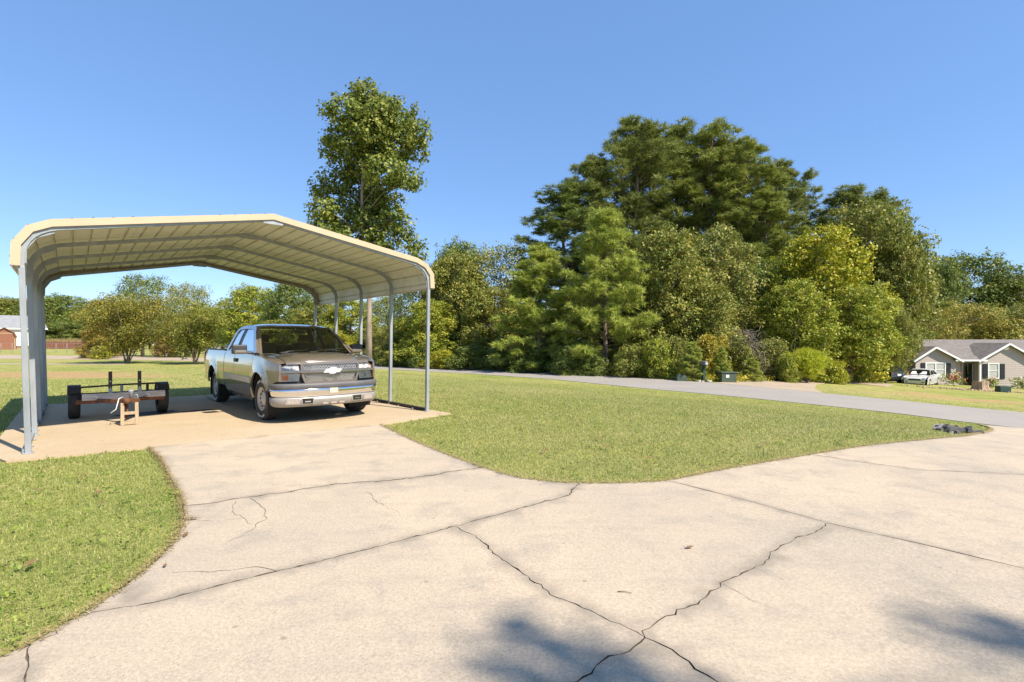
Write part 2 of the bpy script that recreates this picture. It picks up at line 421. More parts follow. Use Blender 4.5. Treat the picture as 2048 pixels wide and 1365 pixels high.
RE1, RE2, RE3, RE4 = V2(9.4, -5), V2(13.5, 1.5), V2(21.5, 15.2), V2(9.2, -8)
rdn = pl((1972, 852.5), (2048, 857), (2200, 873))
def chain(*parts):
    out = []
    for p in parts:
        for v in p:
            if not out or (v - out[-1]).length > 1e-5: out.append(v)
    if (out[0] - out[-1]).length < 1e-5: out.pop()
    return out
rv = lambda p: p[::-1]
polys = [
    (chain([FJa, FJb], RBa, rv(C1), rv(LBa)), .0085),
    (chain(C1, RBb, rv(J2c), rv(J2b), rv(J2a), rv(LBb)), .0085),
    (chain(J2a, J2b, C3a, C4b, rv(BLJ), rv(LBc)), .003),
    (chain(BLJ, rv(LBd)), .003),
    (chain(J2c, RBc, J5a, rv(C4a), rv(C3a)), .004),
    (chain(C4a, J5b, [RE4], rv(C3b)), .0036),
    (chain(C3b, rv(C4b)), .006),
    (chain(RBd, J6, [RE1], rv(J5b), rv(J5a)), .004),
    (chain(RBe, rdn[1:], [RE3, RE2], rv(J6)), .004),
]
DRIVE = chain([FJa, FJb], RBa, RBb, RBc, RBd, RBe, rdn[1:], [RE3, RE2, RE1, RE4, V2(1.5, -8), V2(-.8, -8), V2(-2.3, -8)], rv(LBd), rv(LBc), rv(LBb), rv(LBa))
drive = bpy.data.objects.new('driveway', None); COL.objects.link(drive); tag(drive, kind='structure')
for lp, w in polys:
    a = sum(p.x * q.y - q.x * p.y for p, q in zip(lp, lp[1:] + lp[:1])); sg = 1 if a > 0 else -1
    lp = [Vector(p) for p in densify(lp, .2)]; n = len(lp); out = []
    for i in range(n):
        d = lp[(i + 1) % n] - lp[i - 1]; d = d.normalized() if d.length > 1e-9 else Vector((1, 0))
        ww = w * rnd.choice((.35, .5, .7, .8, 1, 1.1, 1.3, 2.2 if w < .01 else 1.4))
        if max(lp[i].y, abs(lp[i].x)) > 6.3: ww = .008
        out.append(lp[i] + Vector((-d.y, d.x)) * sg * ww)
    v, fs, loops = fill([out], .24, False); mm = MB()
    mm.add([(x, y, tz(x, y)) for x, y in v], fs, True)
    l = loops[0]; n = len(l); ntop = len(mm.f)
    mm.add([(x, y, tz(x, y)) for x, y in l] + [(x, y, tz(x, y) - .06) for x, y in l], [(i, (i + 1) % n, n + (i + 1) % n, n + i) for i in range(n)])
    o = mm.build('concrete_slab', 'concrete', drive); o.data.materials.append(MATS['crack_dirt'])       # soil stained joint faces
    for p in o.data.polygons[ntop:]: p.material_index = 1
    vv = np.zeros(len(o.data.vertices)); vv[:n] = 1; o.data.attributes.new('v', 'FLOAT', 'POINT').data.foreach_set('value', vv.astype(np.float32))
# dark earth bed under the joints
sheet([(p.x, p.y) for p in DRIVE], .8, -.009, .02).build('joint_bed', 'crack_dirt', drive)
# hairline cracks that end inside a slab
for pts, w in ((((500, 997), (530, 1019), (534, 1036), (505, 1060), (455, 1085)), .005), (((472, 1003), (470, 1030), (490, 1038), (505, 1050)), .0035), (((395, 1043), (440, 1042), (490, 1037)), .0035),
               (((555, 1143), (510, 1134), (440, 1142), (345, 1147)), .005), (((730, 985), (765, 1008), (800, 1030)), .003), (((1440, 1166), (1500, 1200), (1560, 1222)), .002)):
    c = crack(pl(*pts), .012, .05); mm = MB(); rows = []
    for i, p in enumerate(c):
        d = (c[min(i + 1, len(c) - 1)] - c[max(i - 1, 0)]).normalized(); t = w * rnd.uniform(.25, 1) * min(1, .3 + (len(c) - i) / 12)
        o = Vector((-d.y, d.x)) * t; rows.append([(p.x + o.x, p.y + o.y, tz(p.x, p.y) + .0025), (p.x - o.x, p.y - o.y, tz(p.x, p.y) + .0025)])
    mm.grid(rows, False); mm.build('crack', 'hairline', drive)

# carport pad (two pours with a weedy joint)
CU, CV = Vector((.753, .659, 0)), Vector((-.659, .753, 0))           # across and along the carport
C0 = Vector((-6.12, 6.346, 0)); CW = 5.85; CL = 6.24
cp = lambda u, v, z=0: C0 + CU * u + CV * v + Vector((0, 0, z))
SLAB = [tuple(at(12, 923).to_2d()), tuple(FJa), tuple(FJb), tuple(at(902, 827).to_2d()), tuple(cp(CW + .16, .2).to_2d()), tuple(cp(CW + .18, CL + .25).to_2d()), tuple(cp(-.33, CL + .25).to_2d()), tuple(cp(-.36, .3).to_2d())]
pad = sheet(SLAB, .6, .004, .08).build('carport_pad', 'slab_concrete'); tag(pad, kind='structure')
ck = crack([V2(*cp(3.05, CL + .2).to_2d()), V2(*cp(2.98, 4.6).to_2d()), V2(*cp(3.1, 3.4).to_2d())], .012, .05); rows = []
for i, p in enumerate(ck):
    t = .012 * rnd.uniform(.4, 1.3); rows.append([(p.x + t, p.y + t, .0075), (p.x - t, p.y - t, .0075)])
mm = MB(); mm.grid(rows, False); mm.build('crack', 'crack_dirt', pad)
mm = MB(); k = 28                                                    # oil stain under the trailer
for (u, v, ru, rv_) in ((1.55, 3.35, .55, .30), (2.35, 3.1, .35, .16)):
    mm.add([tuple(cp(u, v, .0065))] + [tuple(cp(u + ru * math.cos(2 * math.pi * i / k) * rnd.uniform(.7, 1.1), v + rv_ * math.sin(2 * math.pi * i / k) * rnd.uniform(.7, 1.1), .0065)) for i in range(k)], [(0, 1 + i, 1 + (i + 1) % k) for i in range(k)])
mm.build('oil_stain', 'stain_dark', pad)

# the road, the neighbour's drive, the field road
far = [(0, 710), (245, 713), (415, 716.5), (480, 719), (600, 723), (700, 726), (782, 729), (940, 735.5), (1099, 743), (1280, 755.5), (1410, 764.5), (1540, 776), (1640, 785.5), (1800, 801), (1920, 813), (2048, 825), (2200, 838)]
near = [(2200, 873), (2048, 857), (1920, 842.5), (1800, 827), (1640, 810), (1540, 800), (1410, 787.5), (1280, 776), (1099, 758), (940, 747.5), (782, 739), (700, 735), (600, 731), (480, 726), (415, 723), (245, 719.5), (0, 717.5)]
k0 = 4
ROAD = [tuple(v) for v in pl(*far[k0:]) + [V2(46, 12), V2(38, 3)] + pl(*[p for p in near if p[0] >= 600])]
FROAD = [tuple(v) for v in [V2(-95, 60)] + pl(*far[:k0 + 1]) + pl(*[p for p in near if p[0] <= 600]) + [V2(-80, 47)]]
tag(sheet(ROAD, 1.4, -.006, .05).build('road', 'asphalt'), kind='structure')
tag(sheet(FROAD, 1.4, -.006, .05).build('field_road', 'pale_concrete'), kind='structure')
ND = [tuple(v) for v in pl((1425, 765.6), (1470, 763.5), (1510, 761.5), (1560, 759.8), (1640, 759.5), (1700, 762), (1760, 766), (1790, 770), (1770, 773), (1700, 766.5), (1655, 765.4), (1632, 769.5), (1629, 777), (1645, 786), (1540, 776))]
tag(sheet(ND, .9, -.002, .05).build('neighbour_drive', 'pale_concrete'), kind='structure')
tag(sheet([tuple(v) for v in pl((-30, 726.5), (120, 727), (250, 727.5), (250, 729), (120, 728.6), (-30, 728))], 1.0, -.01, .04).build('dirt_path', 'pale_concrete'), kind='structure')

# ================================================================== CARPORT
cport = thing('carport', 'open metal carport with beige roof over the pickup truck and the flat trailer', 'carport', C0, math.atan2(CU.y, CU.x))
# local axes: x across (0..CW), y along the length, z up
PATH = [(-.11, 2.36), (-.10, 2.64), (.03, 2.85), (.24, 2.955), (CW / 2, 3.47), (CW - .25, 3.04), (CW - .03, 2.945), (CW + .105, 2.77), (CW + .12, 2.49)]
def ppos(path):
    seg = [0]
    for p, q in zip(path[:-1], path[1:]): seg.append(seg[-1] + math.dist(p, q))
    def f(s):
        s = min(max(s, 0), seg[-1]); i = max(k for k in range(len(seg) - 1) if seg[k] <= s + 1e-9)
        t = (s - seg[i]) / (seg[i + 1] - seg[i]); p, q = path[i], path[i + 1]
        d = Vector((q[0] - p[0], q[1] - p[1])).normalized()
        return Vector((p[0] + (q[0] - p[0]) * t, p[1] + (q[1] - p[1]) * t)), Vector((-d.y, d.x))
    return f, seg
f, seg = ppos(PATH); TOT = seg[-1]
PW = TOT / 8
for k in range(8):                       # ribbed sheets running front to back
    s0, s1 = k * PW, (k + 1) * PW + (.03 if k < 7 else 0); prof = []
    cuts = sorted(set([s0, s1] + [s for s in seg if s0 < s < s1]))
    for j in range(-1, 6):
        c = s0 + (j + .5) * PW / 4
        for o, h in ((-.020, 0), (-.012, .030), (.012, .030), (.020, 0)):
            if s0 <= c + o <= s1: prof.append((c + o, h))
    for s in cuts:
        if all(abs(s - c) > .01 for c, h in prof): prof.append((s, 0))
    prof.sort(); L0, L1 = -.055, CL + .055
    up = [f(s)[0] + f(s)[1] * (h + .004 * (k % 2)) for s, h in prof]; dn = [f(s)[0] + f(s)[1] * (h + .004 * (k % 2) - .0025) for s, h in prof]
    m = MB(); ring = up + dn[::-1]
    ys = [L0, L1]
    m.grid([[(p.x, y, p.y) for p in ring] for y in ys], False, True)
    m.build('roof_panel', 'roof_sheet', cport)
def sweep(m, path, w, h0, h1, y, closed=False):
    """square section bar along path; h0..h1 offset along the normal, width w in y"""
    rows = []
    for i, p in enumerate(path):
        a, b = path[max(i - 1, 0)], path[min(i + 1, len(path) - 1)]
        d = Vector((b[0] - a[0], b[1] - a[1])).normalized(); n = Vector((-d.y, d.x)); p = Vector(p)
        rows.append([(p.x + n.x * h0, y - w / 2, p.y + n.y * h0), (p.x + n.x * h1, y - w / 2, p.y + n.y * h1), (p.x + n.x * h1, y + w / 2, p.y + n.y * h1), (p.x + n.x * h0, y + w / 2, p.y + n.y * h0)])
    m.grid(rows, False, True); k = len(m.v); m.add(rows[0], [(0, 1, 2, 3)]); m.add(rows[-1], [(3, 2, 1, 0)])
# rounded centre line for the bows
def arc(p0, p1, p2, n=7):
    p0, p1, p2 = map(Vector, (p0, p1, p2)); return [tuple(p0 * (1 - t) ** 2 + p1 * 2 * t * (1 - t) + p2 * t * t) for t in [i / n for i in range(n + 1)]]
BOW = [(-.075, 2.30)] + arc((-.075, 2.42), (-.075, 2.83), (.30, 2.925)) + [(CW / 2 - .04, 3.445), (CW / 2 + .04, 3.445)] + arc((CW - .34, 3.015), (CW + .075, 2.94), (CW + .075, 2.55)) + [(CW + .075, 2.40)]
for i in range(5):
    y = i * CL / 4 * (1 if i < 4 else 1)
    b = MB(); sweep(b, BOW, .058, -.072, -.014, y); b.build('bow', 'galvanised', cport)
    for x0, x1, top in ((.03, -.03, 2.36), (CW, CW + .03, 2.46)):
        p = MB(); s = .031
        p.add([(x0 - s, y - s, .004), (x0 + s, y - s, .004), (x0 + s, y + s, .004), (x0 - s, y + s, .004), (x1 - s, y - s, top), (x1 + s, y - s, top), (x1 + s, y + s, top), (x1 - s, y + s, top)], [(0, 3, 2, 1), (4, 5, 6, 7), (0, 1, 5, 4), (1, 2, 6, 5), (2, 3, 7, 6), (3, 0, 4, 7)])
        p.box((x0, y, .010), (.11, .11, .012)); p.build('post', 'galvanised', cport, .006)
    for pts in (((-.005, 2.40), (.0, 2.58), (.10, 2.745), (.27, 2.83)), ((CW - .30, 2.93), (CW - .12, 2.85), (CW - .0, 2.68), (CW + .005, 2.5))):
        g = MB(); sweep(g, list(pts), .02, -.02, .03, y); g.build('knee_brace', 'galvanised', cport)
    g = MB(); g.add([(CW / 2 - .2, y - .032, 3.40), (CW / 2 + .2, y - .032, 3.40), (CW / 2 + .14, y - .032, 3.325), (CW / 2 - .14, y - .032, 3.325)], [(0, 1, 2, 3)]); g.build('ridge_plate', 'galvanised', cport, 0, .004)
for x in (.0, CW):
    r_ = MB(); r_.box((x, CL / 2, .034), (.06, CL, .058)); r_.build('base_rail', 'dark_steel' if x else 'galvanised', cport, .004)
    for yy in (.5, 1.1, 2.1, 2.7, 3.7, 4.3, 5.3):
        a_ = MB(); a_.lathe([(0, 0), (.018, 0), (.018, .02), (0, .025)], 8, Matrix.Translation((x - .045 if x else x + .045, yy, .005)) @ Matrix.Rotation(R(90), 4, 'X')); a_.build('anchor_bolt', 'galvanised', cport)
for y0, nm in ((-.06, 'front'), (CL + .06, 'rear')):
    for a, b in zip(range(len(PATH) - 1), range(1, len(PATH))):          # folded trim, one length per facet
        rows = []
        for i in (a, b):
            p = Vector(PATH[i]); d0 = Vector(PATH[min(i + 1, len(PATH) - 1)]) - Vector(PATH[max(i - 1, 0)]); d0.normalize(); n = Vector((-d0.y, d0.x))
            sg = -1 if y0 < 0 else 1
            off = .001 * (a % 2)
            rows.append([(p.x + n.x * .026, y0 + .13 * -sg, p.y + n.y * .026), (p.x + n.x * .026, y0 + sg * off, p.y + n.y * .026), (p.x - n.x * .070, y0 + sg * off, p.y - n.y * .070), (p.x - n.x * .070, y0 - sg * .03, p.y - n.y * .070)])
        t = MB(); t.grid(rows, False); t.build('edge_trim', 'trim_paint', cport, 0, .003)
for x, z in ((-.115, 2.36), (CW + .125, 2.49)):
    t = MB(); t.box((x, CL / 2, z), (.02, CL + .1, .035)); t.build('eave_trim', 'trim_paint', cport, .003)

# ================================================================== PICKUP TRUCK
TH = math.atan2(-.748, .664)
truck = thing('pickup_truck', 'tan pickup truck with extended cab and chrome bumper parked under the carport', 'truck', (-3.79, 9.66, .004), TH)
WR, WX = .382, -3.645
PZ = [.28, .36, .44, .54, .70, .88, 1.02, 1.12, 1.19, 1.26, 1.45, 1.62, 1.74]; PY = [.87, .925, .952, .972, .985, .988, .978, .962, .945, .915, .845, .775, .70]
def hw(x, z, flare=True):
    y = float(np.interp(z, PZ, PY))
    if x > .22: y -= .155 * ((x - .22) / .62) ** 2.2
    if x < -4.3: y -= .03 * ((-4.3 - x) / .45) ** 2
    if flare:
        for c in (0, WX):
            d = math.hypot(x - c, z - .39)
            if .4 < d < .68: y += .034 * max(0, 1 - abs(d - .49) / .12)
    return y
def arch(cx, r=.468, a0=-6, a1=186, n=18, flat=.0):
    return [(cx + r * math.cos(R(a)), .39 + r * math.sin(R(a)) * (1 - flat)) for a in np.linspace(a1, a0, n)]
def side_panel(name, outline, s, mat='car_paint', off=0, flange=.035, holes=(), parent=None, step=.09, flare=True):
    v, fs, loops = fill([outline] + list(holes), step); m = MB()
    y = lambda x, z: (hw(x, z, flare) + off) * s
    m.add([(x, y(x, z), z) for x, z in v], [f if s > 0 else f[::-1] for f in fs], True)
    for l in loops:
        n = len(l); m.add([(x, y(x, z), z) for x, z in l] + [(x, y(x, z) - s * flange, z) for x, z in l], [(i, (i + 1) % n, n + (i + 1) % n, n + i) for i in range(n)])
    return m.build(name, mat, parent or truck)
def edge(x):   # top edge of the fender side
    return float(np.interp(x, [-.45, 0, .4, .7, .8], [1.165, 1.14, 1.095, 1.035, 1.0]))
FTOP = [(x, edge(x)) for x in (-.42, -.2, 0, .2, .4, .6, .76)]
fender = [(-.42, .37)] + FTOP + [(.775, .9), (.76, .73), (.66, .71)] + [(.60, .66), (.56, .60)] + arch(0, .475, 20, 182)[::-1] + [(-.475 + .005, .37)]
doorf = [(-.432, .37), (-1.732, .37), (-1.732, 1.215), (-.432, 1.19)]
doorr = [(-1.745, .37), (-2.55, .37), (-2.595, .50), (-2.595, 1.215), (-1.745, 1.215)]
bed = [(-2.625, .46), (-2.625, 1.225), (-4.735, 1.225), (-4.745, .62), (-4.60, .50), (-4.20, .47)] + [(WX + .0 - .475, .47)] + arch(WX, .475, 8, 172) + [(WX + .475, .47)]
for s in (-1, 1):
    fo = side_panel('fender', fender, s)
    do = side_panel('door', doorf, s); ro = side_panel('rear_door', doorr, s); side_panel('bed_side', bed, s)
    h = MB(); h.box((-1.60, s * (hw(-1.6, 1.04) + .012), 1.035), (.20, .03, .075)); h.build('handle', 'plastic_dark', do, .012)
    side_panel('moulding', [(-.455, .635), (-1.735, .635), (-1.735, .745), (-.455, .745)], s, 'alloy', .016, .016, parent=do, step=.2)
    side_panel('moulding', [(-1.745, .635), (-2.59, .635), (-2.59, .745), (-1.745, .745)], s, 'alloy', .016, .016, parent=ro, step=.2)
    side_panel('badge', [(-.50, .99), (-.76, .99), (-.76, 1.01), (-.50, 1.01)], s, 'chrome', .006, .006, parent=do, step=.2)
    side_panel('rocker', [(-.475, .285), (-2.60, .285), (-2.60, .36), (-.475, .36)], s, 'car_paint', -.012)
    # cab frame round the windows
    cab = [(-.26, 1.198), (-.52, 1.345), (-.80, 1.53), (-1.04, 1.685), (-1.25, 1.725), (-1.6, 1.742), (-2.05, 1.735), (-2.30, 1.70), (-2.40, 1.62), (-2.50, 1.42), (-2.595, 1.222), (-1.74, 1.222), (-.428, 1.198)]
    wf = [(-.54, 1.235), (-1.06, 1.60), (-1.24, 1.655), (-1.69, 1.665), (-1.69, 1.235)]
    wr = [(-1.80, 1.235), (-1.80, 1.665), (-2.18, 1.658), (-2.27, 1.60), (-2.44, 1.235)]
    cf = side_panel('cab_frame', cab, s, holes=(wf, wr), flange=.05, flare=False, step=.1)
    for wnd in (wf, wr): side_panel('side_window', wnd, s, 'tinted_glass', -.018, .004, parent=cf, flare=False)
    side_panel('window_seal', [(-1.70, 1.225), (-1.79, 1.225), (-1.79, 1.67), (-1.70, 1.67)], s, 'plastic_dark', .003, .003, parent=cf, flare=False)
    # mirror: black shell with a painted lower half
    my = s * 1.15
    mo = MB(); mo.box((-.64, my - s * .01, 1.262), (.12, .25, .17)); mo.bar((-.60, s * .93, 1.19), (-.62, s * 1.05, 1.205), .07, .05); mi = mo.build('mirror', 'plastic_dark', truck, .035)
    mg = MB(); mg.box((-.60, s * 1.13, 1.212), (.11, .22, .075)); mg.build('mirror_cap', 'car_paint', mi, .03)
    tl = MB(); tl.box((-4.70, s * .945, .98), (.09, .05, .36)); tl.build('tail_light', 'red_lens', truck, .015)
for s in (-1, 1):
    for x in (-.425, -1.7385, -2.61):
        g_ = MB(); rows = [[(x - .012, s * (hw(x, z) - .022), z), (x + .012, s * (hw(x, z) - .022), z)] for z in np.linspace(.38, 1.2, 12)]
        g_.grid(rows); g_.build('shut_line', 'well_dark', truck)
# hood and fender tops
def zt(x, y):
    z = float(np.interp(x, [-.45, -.33, 0, .4, .65, .80, .86], [1.19, 1.195, 1.19, 1.155, 1.11, 1.065, 1.03])); a = abs(y)
    return z - .035 * (a / .74) ** 2.5 + .030 * float(sstep((.52 - a) / .07)) * float(sstep((x + .25) / .5))
xf = lambda y: .862 - .16 * (abs(y) / .9) ** 2.4
hood = MB(); rows = []
for t in np.linspace(0, 1, 20):
    rows.append([])
    for y in np.linspace(-.745, .745, 33):
        x0 = -.36 + .10 * (1 - (y / .8) ** 2); x = x0 + (xf(y) - .012 - x0) * t; rows[-1].append((x, y, zt(x, y)))
rows.append([(x + .004, y, z - .035) for x, y, z in rows[-1]])
hood.grid(rows); hood.build('hood', 'car_paint', truck)
for s in (-1, 1):
    ft = MB(); rows = []
    for t in np.linspace(0, 1, 16):
        x = -.42 + 1.19 * t; a = Vector((.752, zt(x, .752) - .004)); c = Vector((hw(x, edge(x)), edge(x))); b = Vector((c.x - .015, max(a.y - .01, c.y + .02)))
        if x > .70: a.y = min(a.y, zt(.70, .752))
        rows.append([(x, s * p.x, p.y) for p in [a * (1 - u) ** 2 + b * 2 * u * (1 - u) + c * u * u for u in np.linspace(0, 1, 9)]])
    ft.grid(rows); ft.build('fender_top', 'car_paint', truck)
# front face
def fpt(y, z, off=0):
    y = y * .965; z = z - .012 * (z < .93)
    return (xf(y) + off - .03 * max(0, (z - .93)) / .1, y, z)
def face(name, outline, mat, off, holes=(), parent=None, step=.05, depth=.03):
    v, fs, loops = fill([outline] + list(holes), step); m = MB()
    m.add([fpt(y, z, off) for y, z in v], fs, True)
    for l in loops:
        n = len(l); m.add([fpt(y, z, off) for y, z in l] + [fpt(y, z, off - depth) for y, z in l], [(i, (i + 1) % n, n + (i + 1) % n, n + i) for i in range(n)])
    return m.build(name, mat, parent or truck)
rect = lambda a, b, c, d: [(a, b), (c, b), (c, d), (a, d)]
face('front_backing', [(-.9, .66), (.9, .66), (.9, .98), (.70, 1.02), (-.70, 1.02), (-.9, .98)], 'plastic_dark', -.05)
up_o = [(-.50, .925), (.50, .925), (.52, .985), (.50, 1.005), (-.50, 1.005), (-.52, .985)]
lo_o = [(-.50, .855), (-.455, .745), (-.42, .725), (.42, .725), (.455, .745), (.50, .855)]
gs = face('grille_surround', [(-.545, .90), (-.55, 1.035), (.55, 1.035), (.545, .90), (.53, .82), (.49, .71), (.45, .685), (-.45, .685), (-.49, .71), (-.53, .82)], 'car_paint', .022, (up_o, lo_o))
for (o, za, zb) in ((up_o, .925, 1.005), (lo_o, .725, .855)):
    g = MB(); st = .05
    for sl in (1, -1):
        for k in range(-19, 20):
            a0 = k * st; pts = []
            for t in np.linspace(0, 1, 4):
                z = za + (zb - za) * t; y = a0 + sl * (z - za) * 1.0
                w_ = float(np.interp(z, [.725, .745, .855, .925, .985, 1.005], [.42, .455, .50, .50, .52, .50]))
                if abs(y) <= w_: pts.append(fpt(y, z, -.004 + .002 * sl))
            for p, q in zip(pts[:-1], pts[1:]): g.bar(p, q, .0100, .006, (1, 0, 0))
    go = g.build('grille_mesh', 'grille_plastic', truck); tag(go, kind='stuff')
cb = MB(); rows = []
for y in np.linspace(-.87, .87, 27):
    y *= .965; x = xf(y) + .02; rows.append([(x, y, .862), (x + .026, y, .866), (x + .030, y, .872), (x + .030, y, .906), (x + .024, y, .914), (x, y, .916)])
cb.grid(rows, False, True); cb.build('grille_bar', 'bar_chrome', truck)
em = MB()      # badge on the bar
bw = [(-.125, -.026), (-.155, -.026), (-.125, .028), (-.052, .028), (-.045, .052), (.052, .052), (.045, .028), (.155, .028), (.125, -.026), (.052, -.026), (.045, -.052), (-.052, -.052), (-.045, -.026)]
bw = [(-.16, -.030), (-.118, .026), (-.050, .026), (-.034, .050), (.062, .050), (.046, .026), (.16, .026), (.118, -.030), (.050, -.030), (.034, -.052), (-.062, -.052), (-.046, -.030)]
em.add([(xf(0) + .066, y, .895 + z) for y, z in bw] + [(xf(0) + .04, y * 1.05, .895 + z * 1.1) for y, z in bw], [tuple(range(12))] + [(i, (i + 1) % 12, 12 + (i + 1) % 12, 12 + i) for i in range(12)])
em.build('emblem', 'lamp_reflector', truck, .004)
for s in (-1, 1):
    q = lambda l: [(s * a, b) for a, b in l]
    hl = face('headlight', q([(.565, .925), (.845, .925), (.845, .985), (.575, 1.015)]), 'lamp_reflector', -.02, step=.06)
    for yy in (.64, .76):
        r_ = MB(); r_.lathe([(.0, .012), (.03, .02), (.045, .05)], 12, Matrix.Translation(fpt(s * yy, .965, -.055)) @ Matrix.Rotation(R(-90), 4, 'Z')); r_.build('reflector', 'alloy', hl)
    face('lens', q([(.565, .925), (.845, .925), (.845, .985), (.575, 1.015)]), 'lamp_glass', .012, parent=hl, depth=.004)
    face('side_marker', q([(.85, .925), (.905, .925), (.905, .985), (.85, .985)]), 'amber_lens', .004, parent=hl, step=.03)
    pk = face('parking_lamp', q([(.575, .735), (.855, .735), (.855, .862), (.545, .862)]), 'lamp_reflector', -.02, step=.06)
    face('bulb', q([(.74, .755), (.83, .755), (.83, .845), (.74, .845)]), 'amber_lens', -.005, parent=pk) if s < 0 else None
    r_ = MB(); r_.lathe([(0, .01), (.04, .02), (.05, .05)], 12, Matrix.Translation(fpt(s * .655, .80, -.055)) @ Matrix.Rotation(R(-90), 4, 'Z')); r_.build('reflector', 'alloy', pk)
    face('lens', q([(.575, .735), (.855, .735), (.855, .862), (.545, .862)]), 'lamp_glass', .012, parent=pk, depth=.004)
    face('side_marker', q([(.86, .735), (.91, .735), (.91, .862), (.86, .862)]), 'amber_lens', .004, parent=pk, step=.03)
# bumper
BP = [(.50, .945), (.60, .948), (.70, .925), (.785, .87), (.85, .77), (.91, .58), (.943, .34), (.955, .12)]
BPATH = [(x, -y) for x, y in BP] + [(x, y) for x, y in BP[::-1]]
def bsec(name, sec, mat, a=0, b=None, solid=.004, parent=None):
    rows = []; P = BPATH[a:b]
    for i, (x, y) in enumerate(P):
        j = BPATH.index((x, y)); p0, p1 = BPATH[max(j - 1, 0)], BPATH[min(j + 1, len(BPATH) - 1)]
        d = Vector((p1[0] - p0[0], p1[1] - p0[1])).normalized(); n = Vector((d.y, -d.x))
        rows.append([(x + n.x * o, y + n.y * o, z) for o, z in sec])
    m = MB(); m.grid(rows, True); return m.build(name, mat, parent or truck, 0, solid)
bsec('bumper_pad', [(-.10, .685), (-.005, .687), (.012, .675), (.016, .65), (.012, .595), (.0, .587)], 'plastic_grey')
bumper = bsec('front_bumper', [(-.012, .598), (.012, .590), (.010, .555), (-.004, .495), (-.022, .455), (-.035, .448)], 'chrome')
val = bsec('valance', [(-.022, .452), (-.003, .446), (.0, .39), (-.015, .315), (-.05, .288), (-.10, .282)], 'valance_paint')
def bat(y, off, z):
    pts = sorted(BPATH, key=lambda p: p[1]); x = float(np.interp(y, [p[1] for p in pts if p[0] > .7], [p[0] for p in pts if p[0] > .7])); return (x + off, y, z)
def inset(name, y0, y1, z0, z1, mat, off, parent, depth=.02):
    m = MB(); n = 5
    rows = [[bat(y, off - depth, z0), bat(y, off, z0), bat(y, off, z1), bat(y, off - depth, z1)] for y in np.linspace(y0, y1, n)]
    m.grid(rows, False, True); m.add(rows[0], [(0, 1, 2, 3)]); m.add(rows[-1], [(3, 2, 1, 0)]); return m.build(name, mat, parent)
for s in (-1, 1):
    a, b = sorted((s * .06, s * .33)); inset('bumper_slot', a, b, .565, .592, 'well_dark', .009, bumper)
    a, b = sorted((s * .585, s * .775)); inset('lamp_bezel', a - .015, b + .015, .334, .432, 'valance_paint', .007, val); inset('fog_lamp_cover', a, b, .345, .42, 'weathered_wood', .010, val)
    a, b = sorted((s * .36, s * .53)); inset('hook_bezel', a - .018, b + .018, .334, .435, 'valance_paint', .007, val); inset('tow_hook_opening', a, b, .344, .428, 'well_dark', .010, val)
    inset('tow_hook', a + .04, b - .04, .368, .388, 'chrome', .016, val)
for k in (-1, 0, 1): inset('vent', k * .15 - .05, k * .15 + .05, .318, .345, 'weathered_wood', .004, val)
inset('plate_bracket', -.075, .075, .505, .592, 'alloy', .014, bumper)
# roof, glass, wipers
RAIL = lambda x: float(np.interp(x, [-2.40, -2.30, -2.05, -1.6, -1.25, -1.04], [1.62, 1.70, 1.735, 1.742, 1.725, 1.685]))
roof = MB(); rows = []
for x in np.linspace(-2.36, -1.035, 16):
    zr = RAIL(x) - .004; w = hw(x, zr, False) - .004; rows.append([(x + .07 * (1 - (y) ** 2) * max(0, (x + 1.3) / .265), y * w, zr + .045 * (1 - abs(y) ** 3)) for y in np.linspace(-1, 1, 17)])
roof.grid(rows); roof.build('roof', 'car_paint', truck)
def patch(name, bot, top, mat, bow, parent=None, n=14, k=6, inset_=0):
    """bot/top: (x centre, x side, half width, z centre, z side)"""
    rows = []
    for t in np.linspace(0, 1, k):
        row = []
        for u in np.linspace(-1, 1, n):
            q = [b + (c - b) * t for b, c in zip(bot, top)]; a = abs(u) ** 2.2
            row.append((q[0] + (q[1] - q[0]) * a, u * q[2], q[3] + (q[4] - q[3]) * a + bow * math.sin(math.pi * t)))
        rows.append(row)
    m = MB(); m.grid(rows); return m.build(name, mat, parent or truck)
ws = patch('windshield', (-.18, -.335, .868, 1.185, 1.205), (-.955, -1.03, .722, 1.722, 1.692), 'windshield_glass', .02)
for s in (-1, 1):
    pm = MB(); rows = []
    for t in np.linspace(0, 1, 8):
        p = Vector((-.30, .885, 1.175)).lerp(Vector((-1.045, .715, 1.70)), t); rows.append([(p.x + .03, s * (p.y - .045), p.z - .006), (p.x + .040, s * (p.y - .028), p.z + .004 + .02 * math.sin(math.pi * t)), (p.x - .01, s * (p.y + .016), p.z + .005 + .005 * math.sin(math.pi * t)), (p.x - .05, s * (p.y + .018), p.z - .03)])
    pm.grid(rows); pm.build('windshield_pillar', 'car_paint', truck)
hb = MB(); rows = []
for y in np.linspace(-1, 1, 15): a = abs(y) ** 2.2; rows.append([(-.95 - .085 * a, y * .70, 1.727 - .032 * a), (-.93 - .085 * a, y * .70, 1.708 - .032 * a), (-.915 - .085 * a, y * .71, 1.690 - .032 * a)])
hb.grid(rows); hb.build('windshield_header', 'car_paint', truck)
cw = MB(); rows = []
for y in np.linspace(-1, 1, 15): a = abs(y) ** 2.2; rows.append([(-.14 - .18 * a, y * .84, 1.178 + .01 * a), (-.27 - .18 * a, y * .84, 1.168 + .02 * a)])
cw.grid(rows); cw.build('cowl', 'plastic_dark', truck)
for y in (-.36, .18):
    w_ = MB(); w_.tube([(-.22, y - .15, 1.203), (-.25, y, 1.222), (-.30, y + .36, 1.243)], .010, 6); w_.box((-.21, y - .13, 1.20), (.10, .13, .022)); w_.build('wiper', 'plastic_dark', truck)
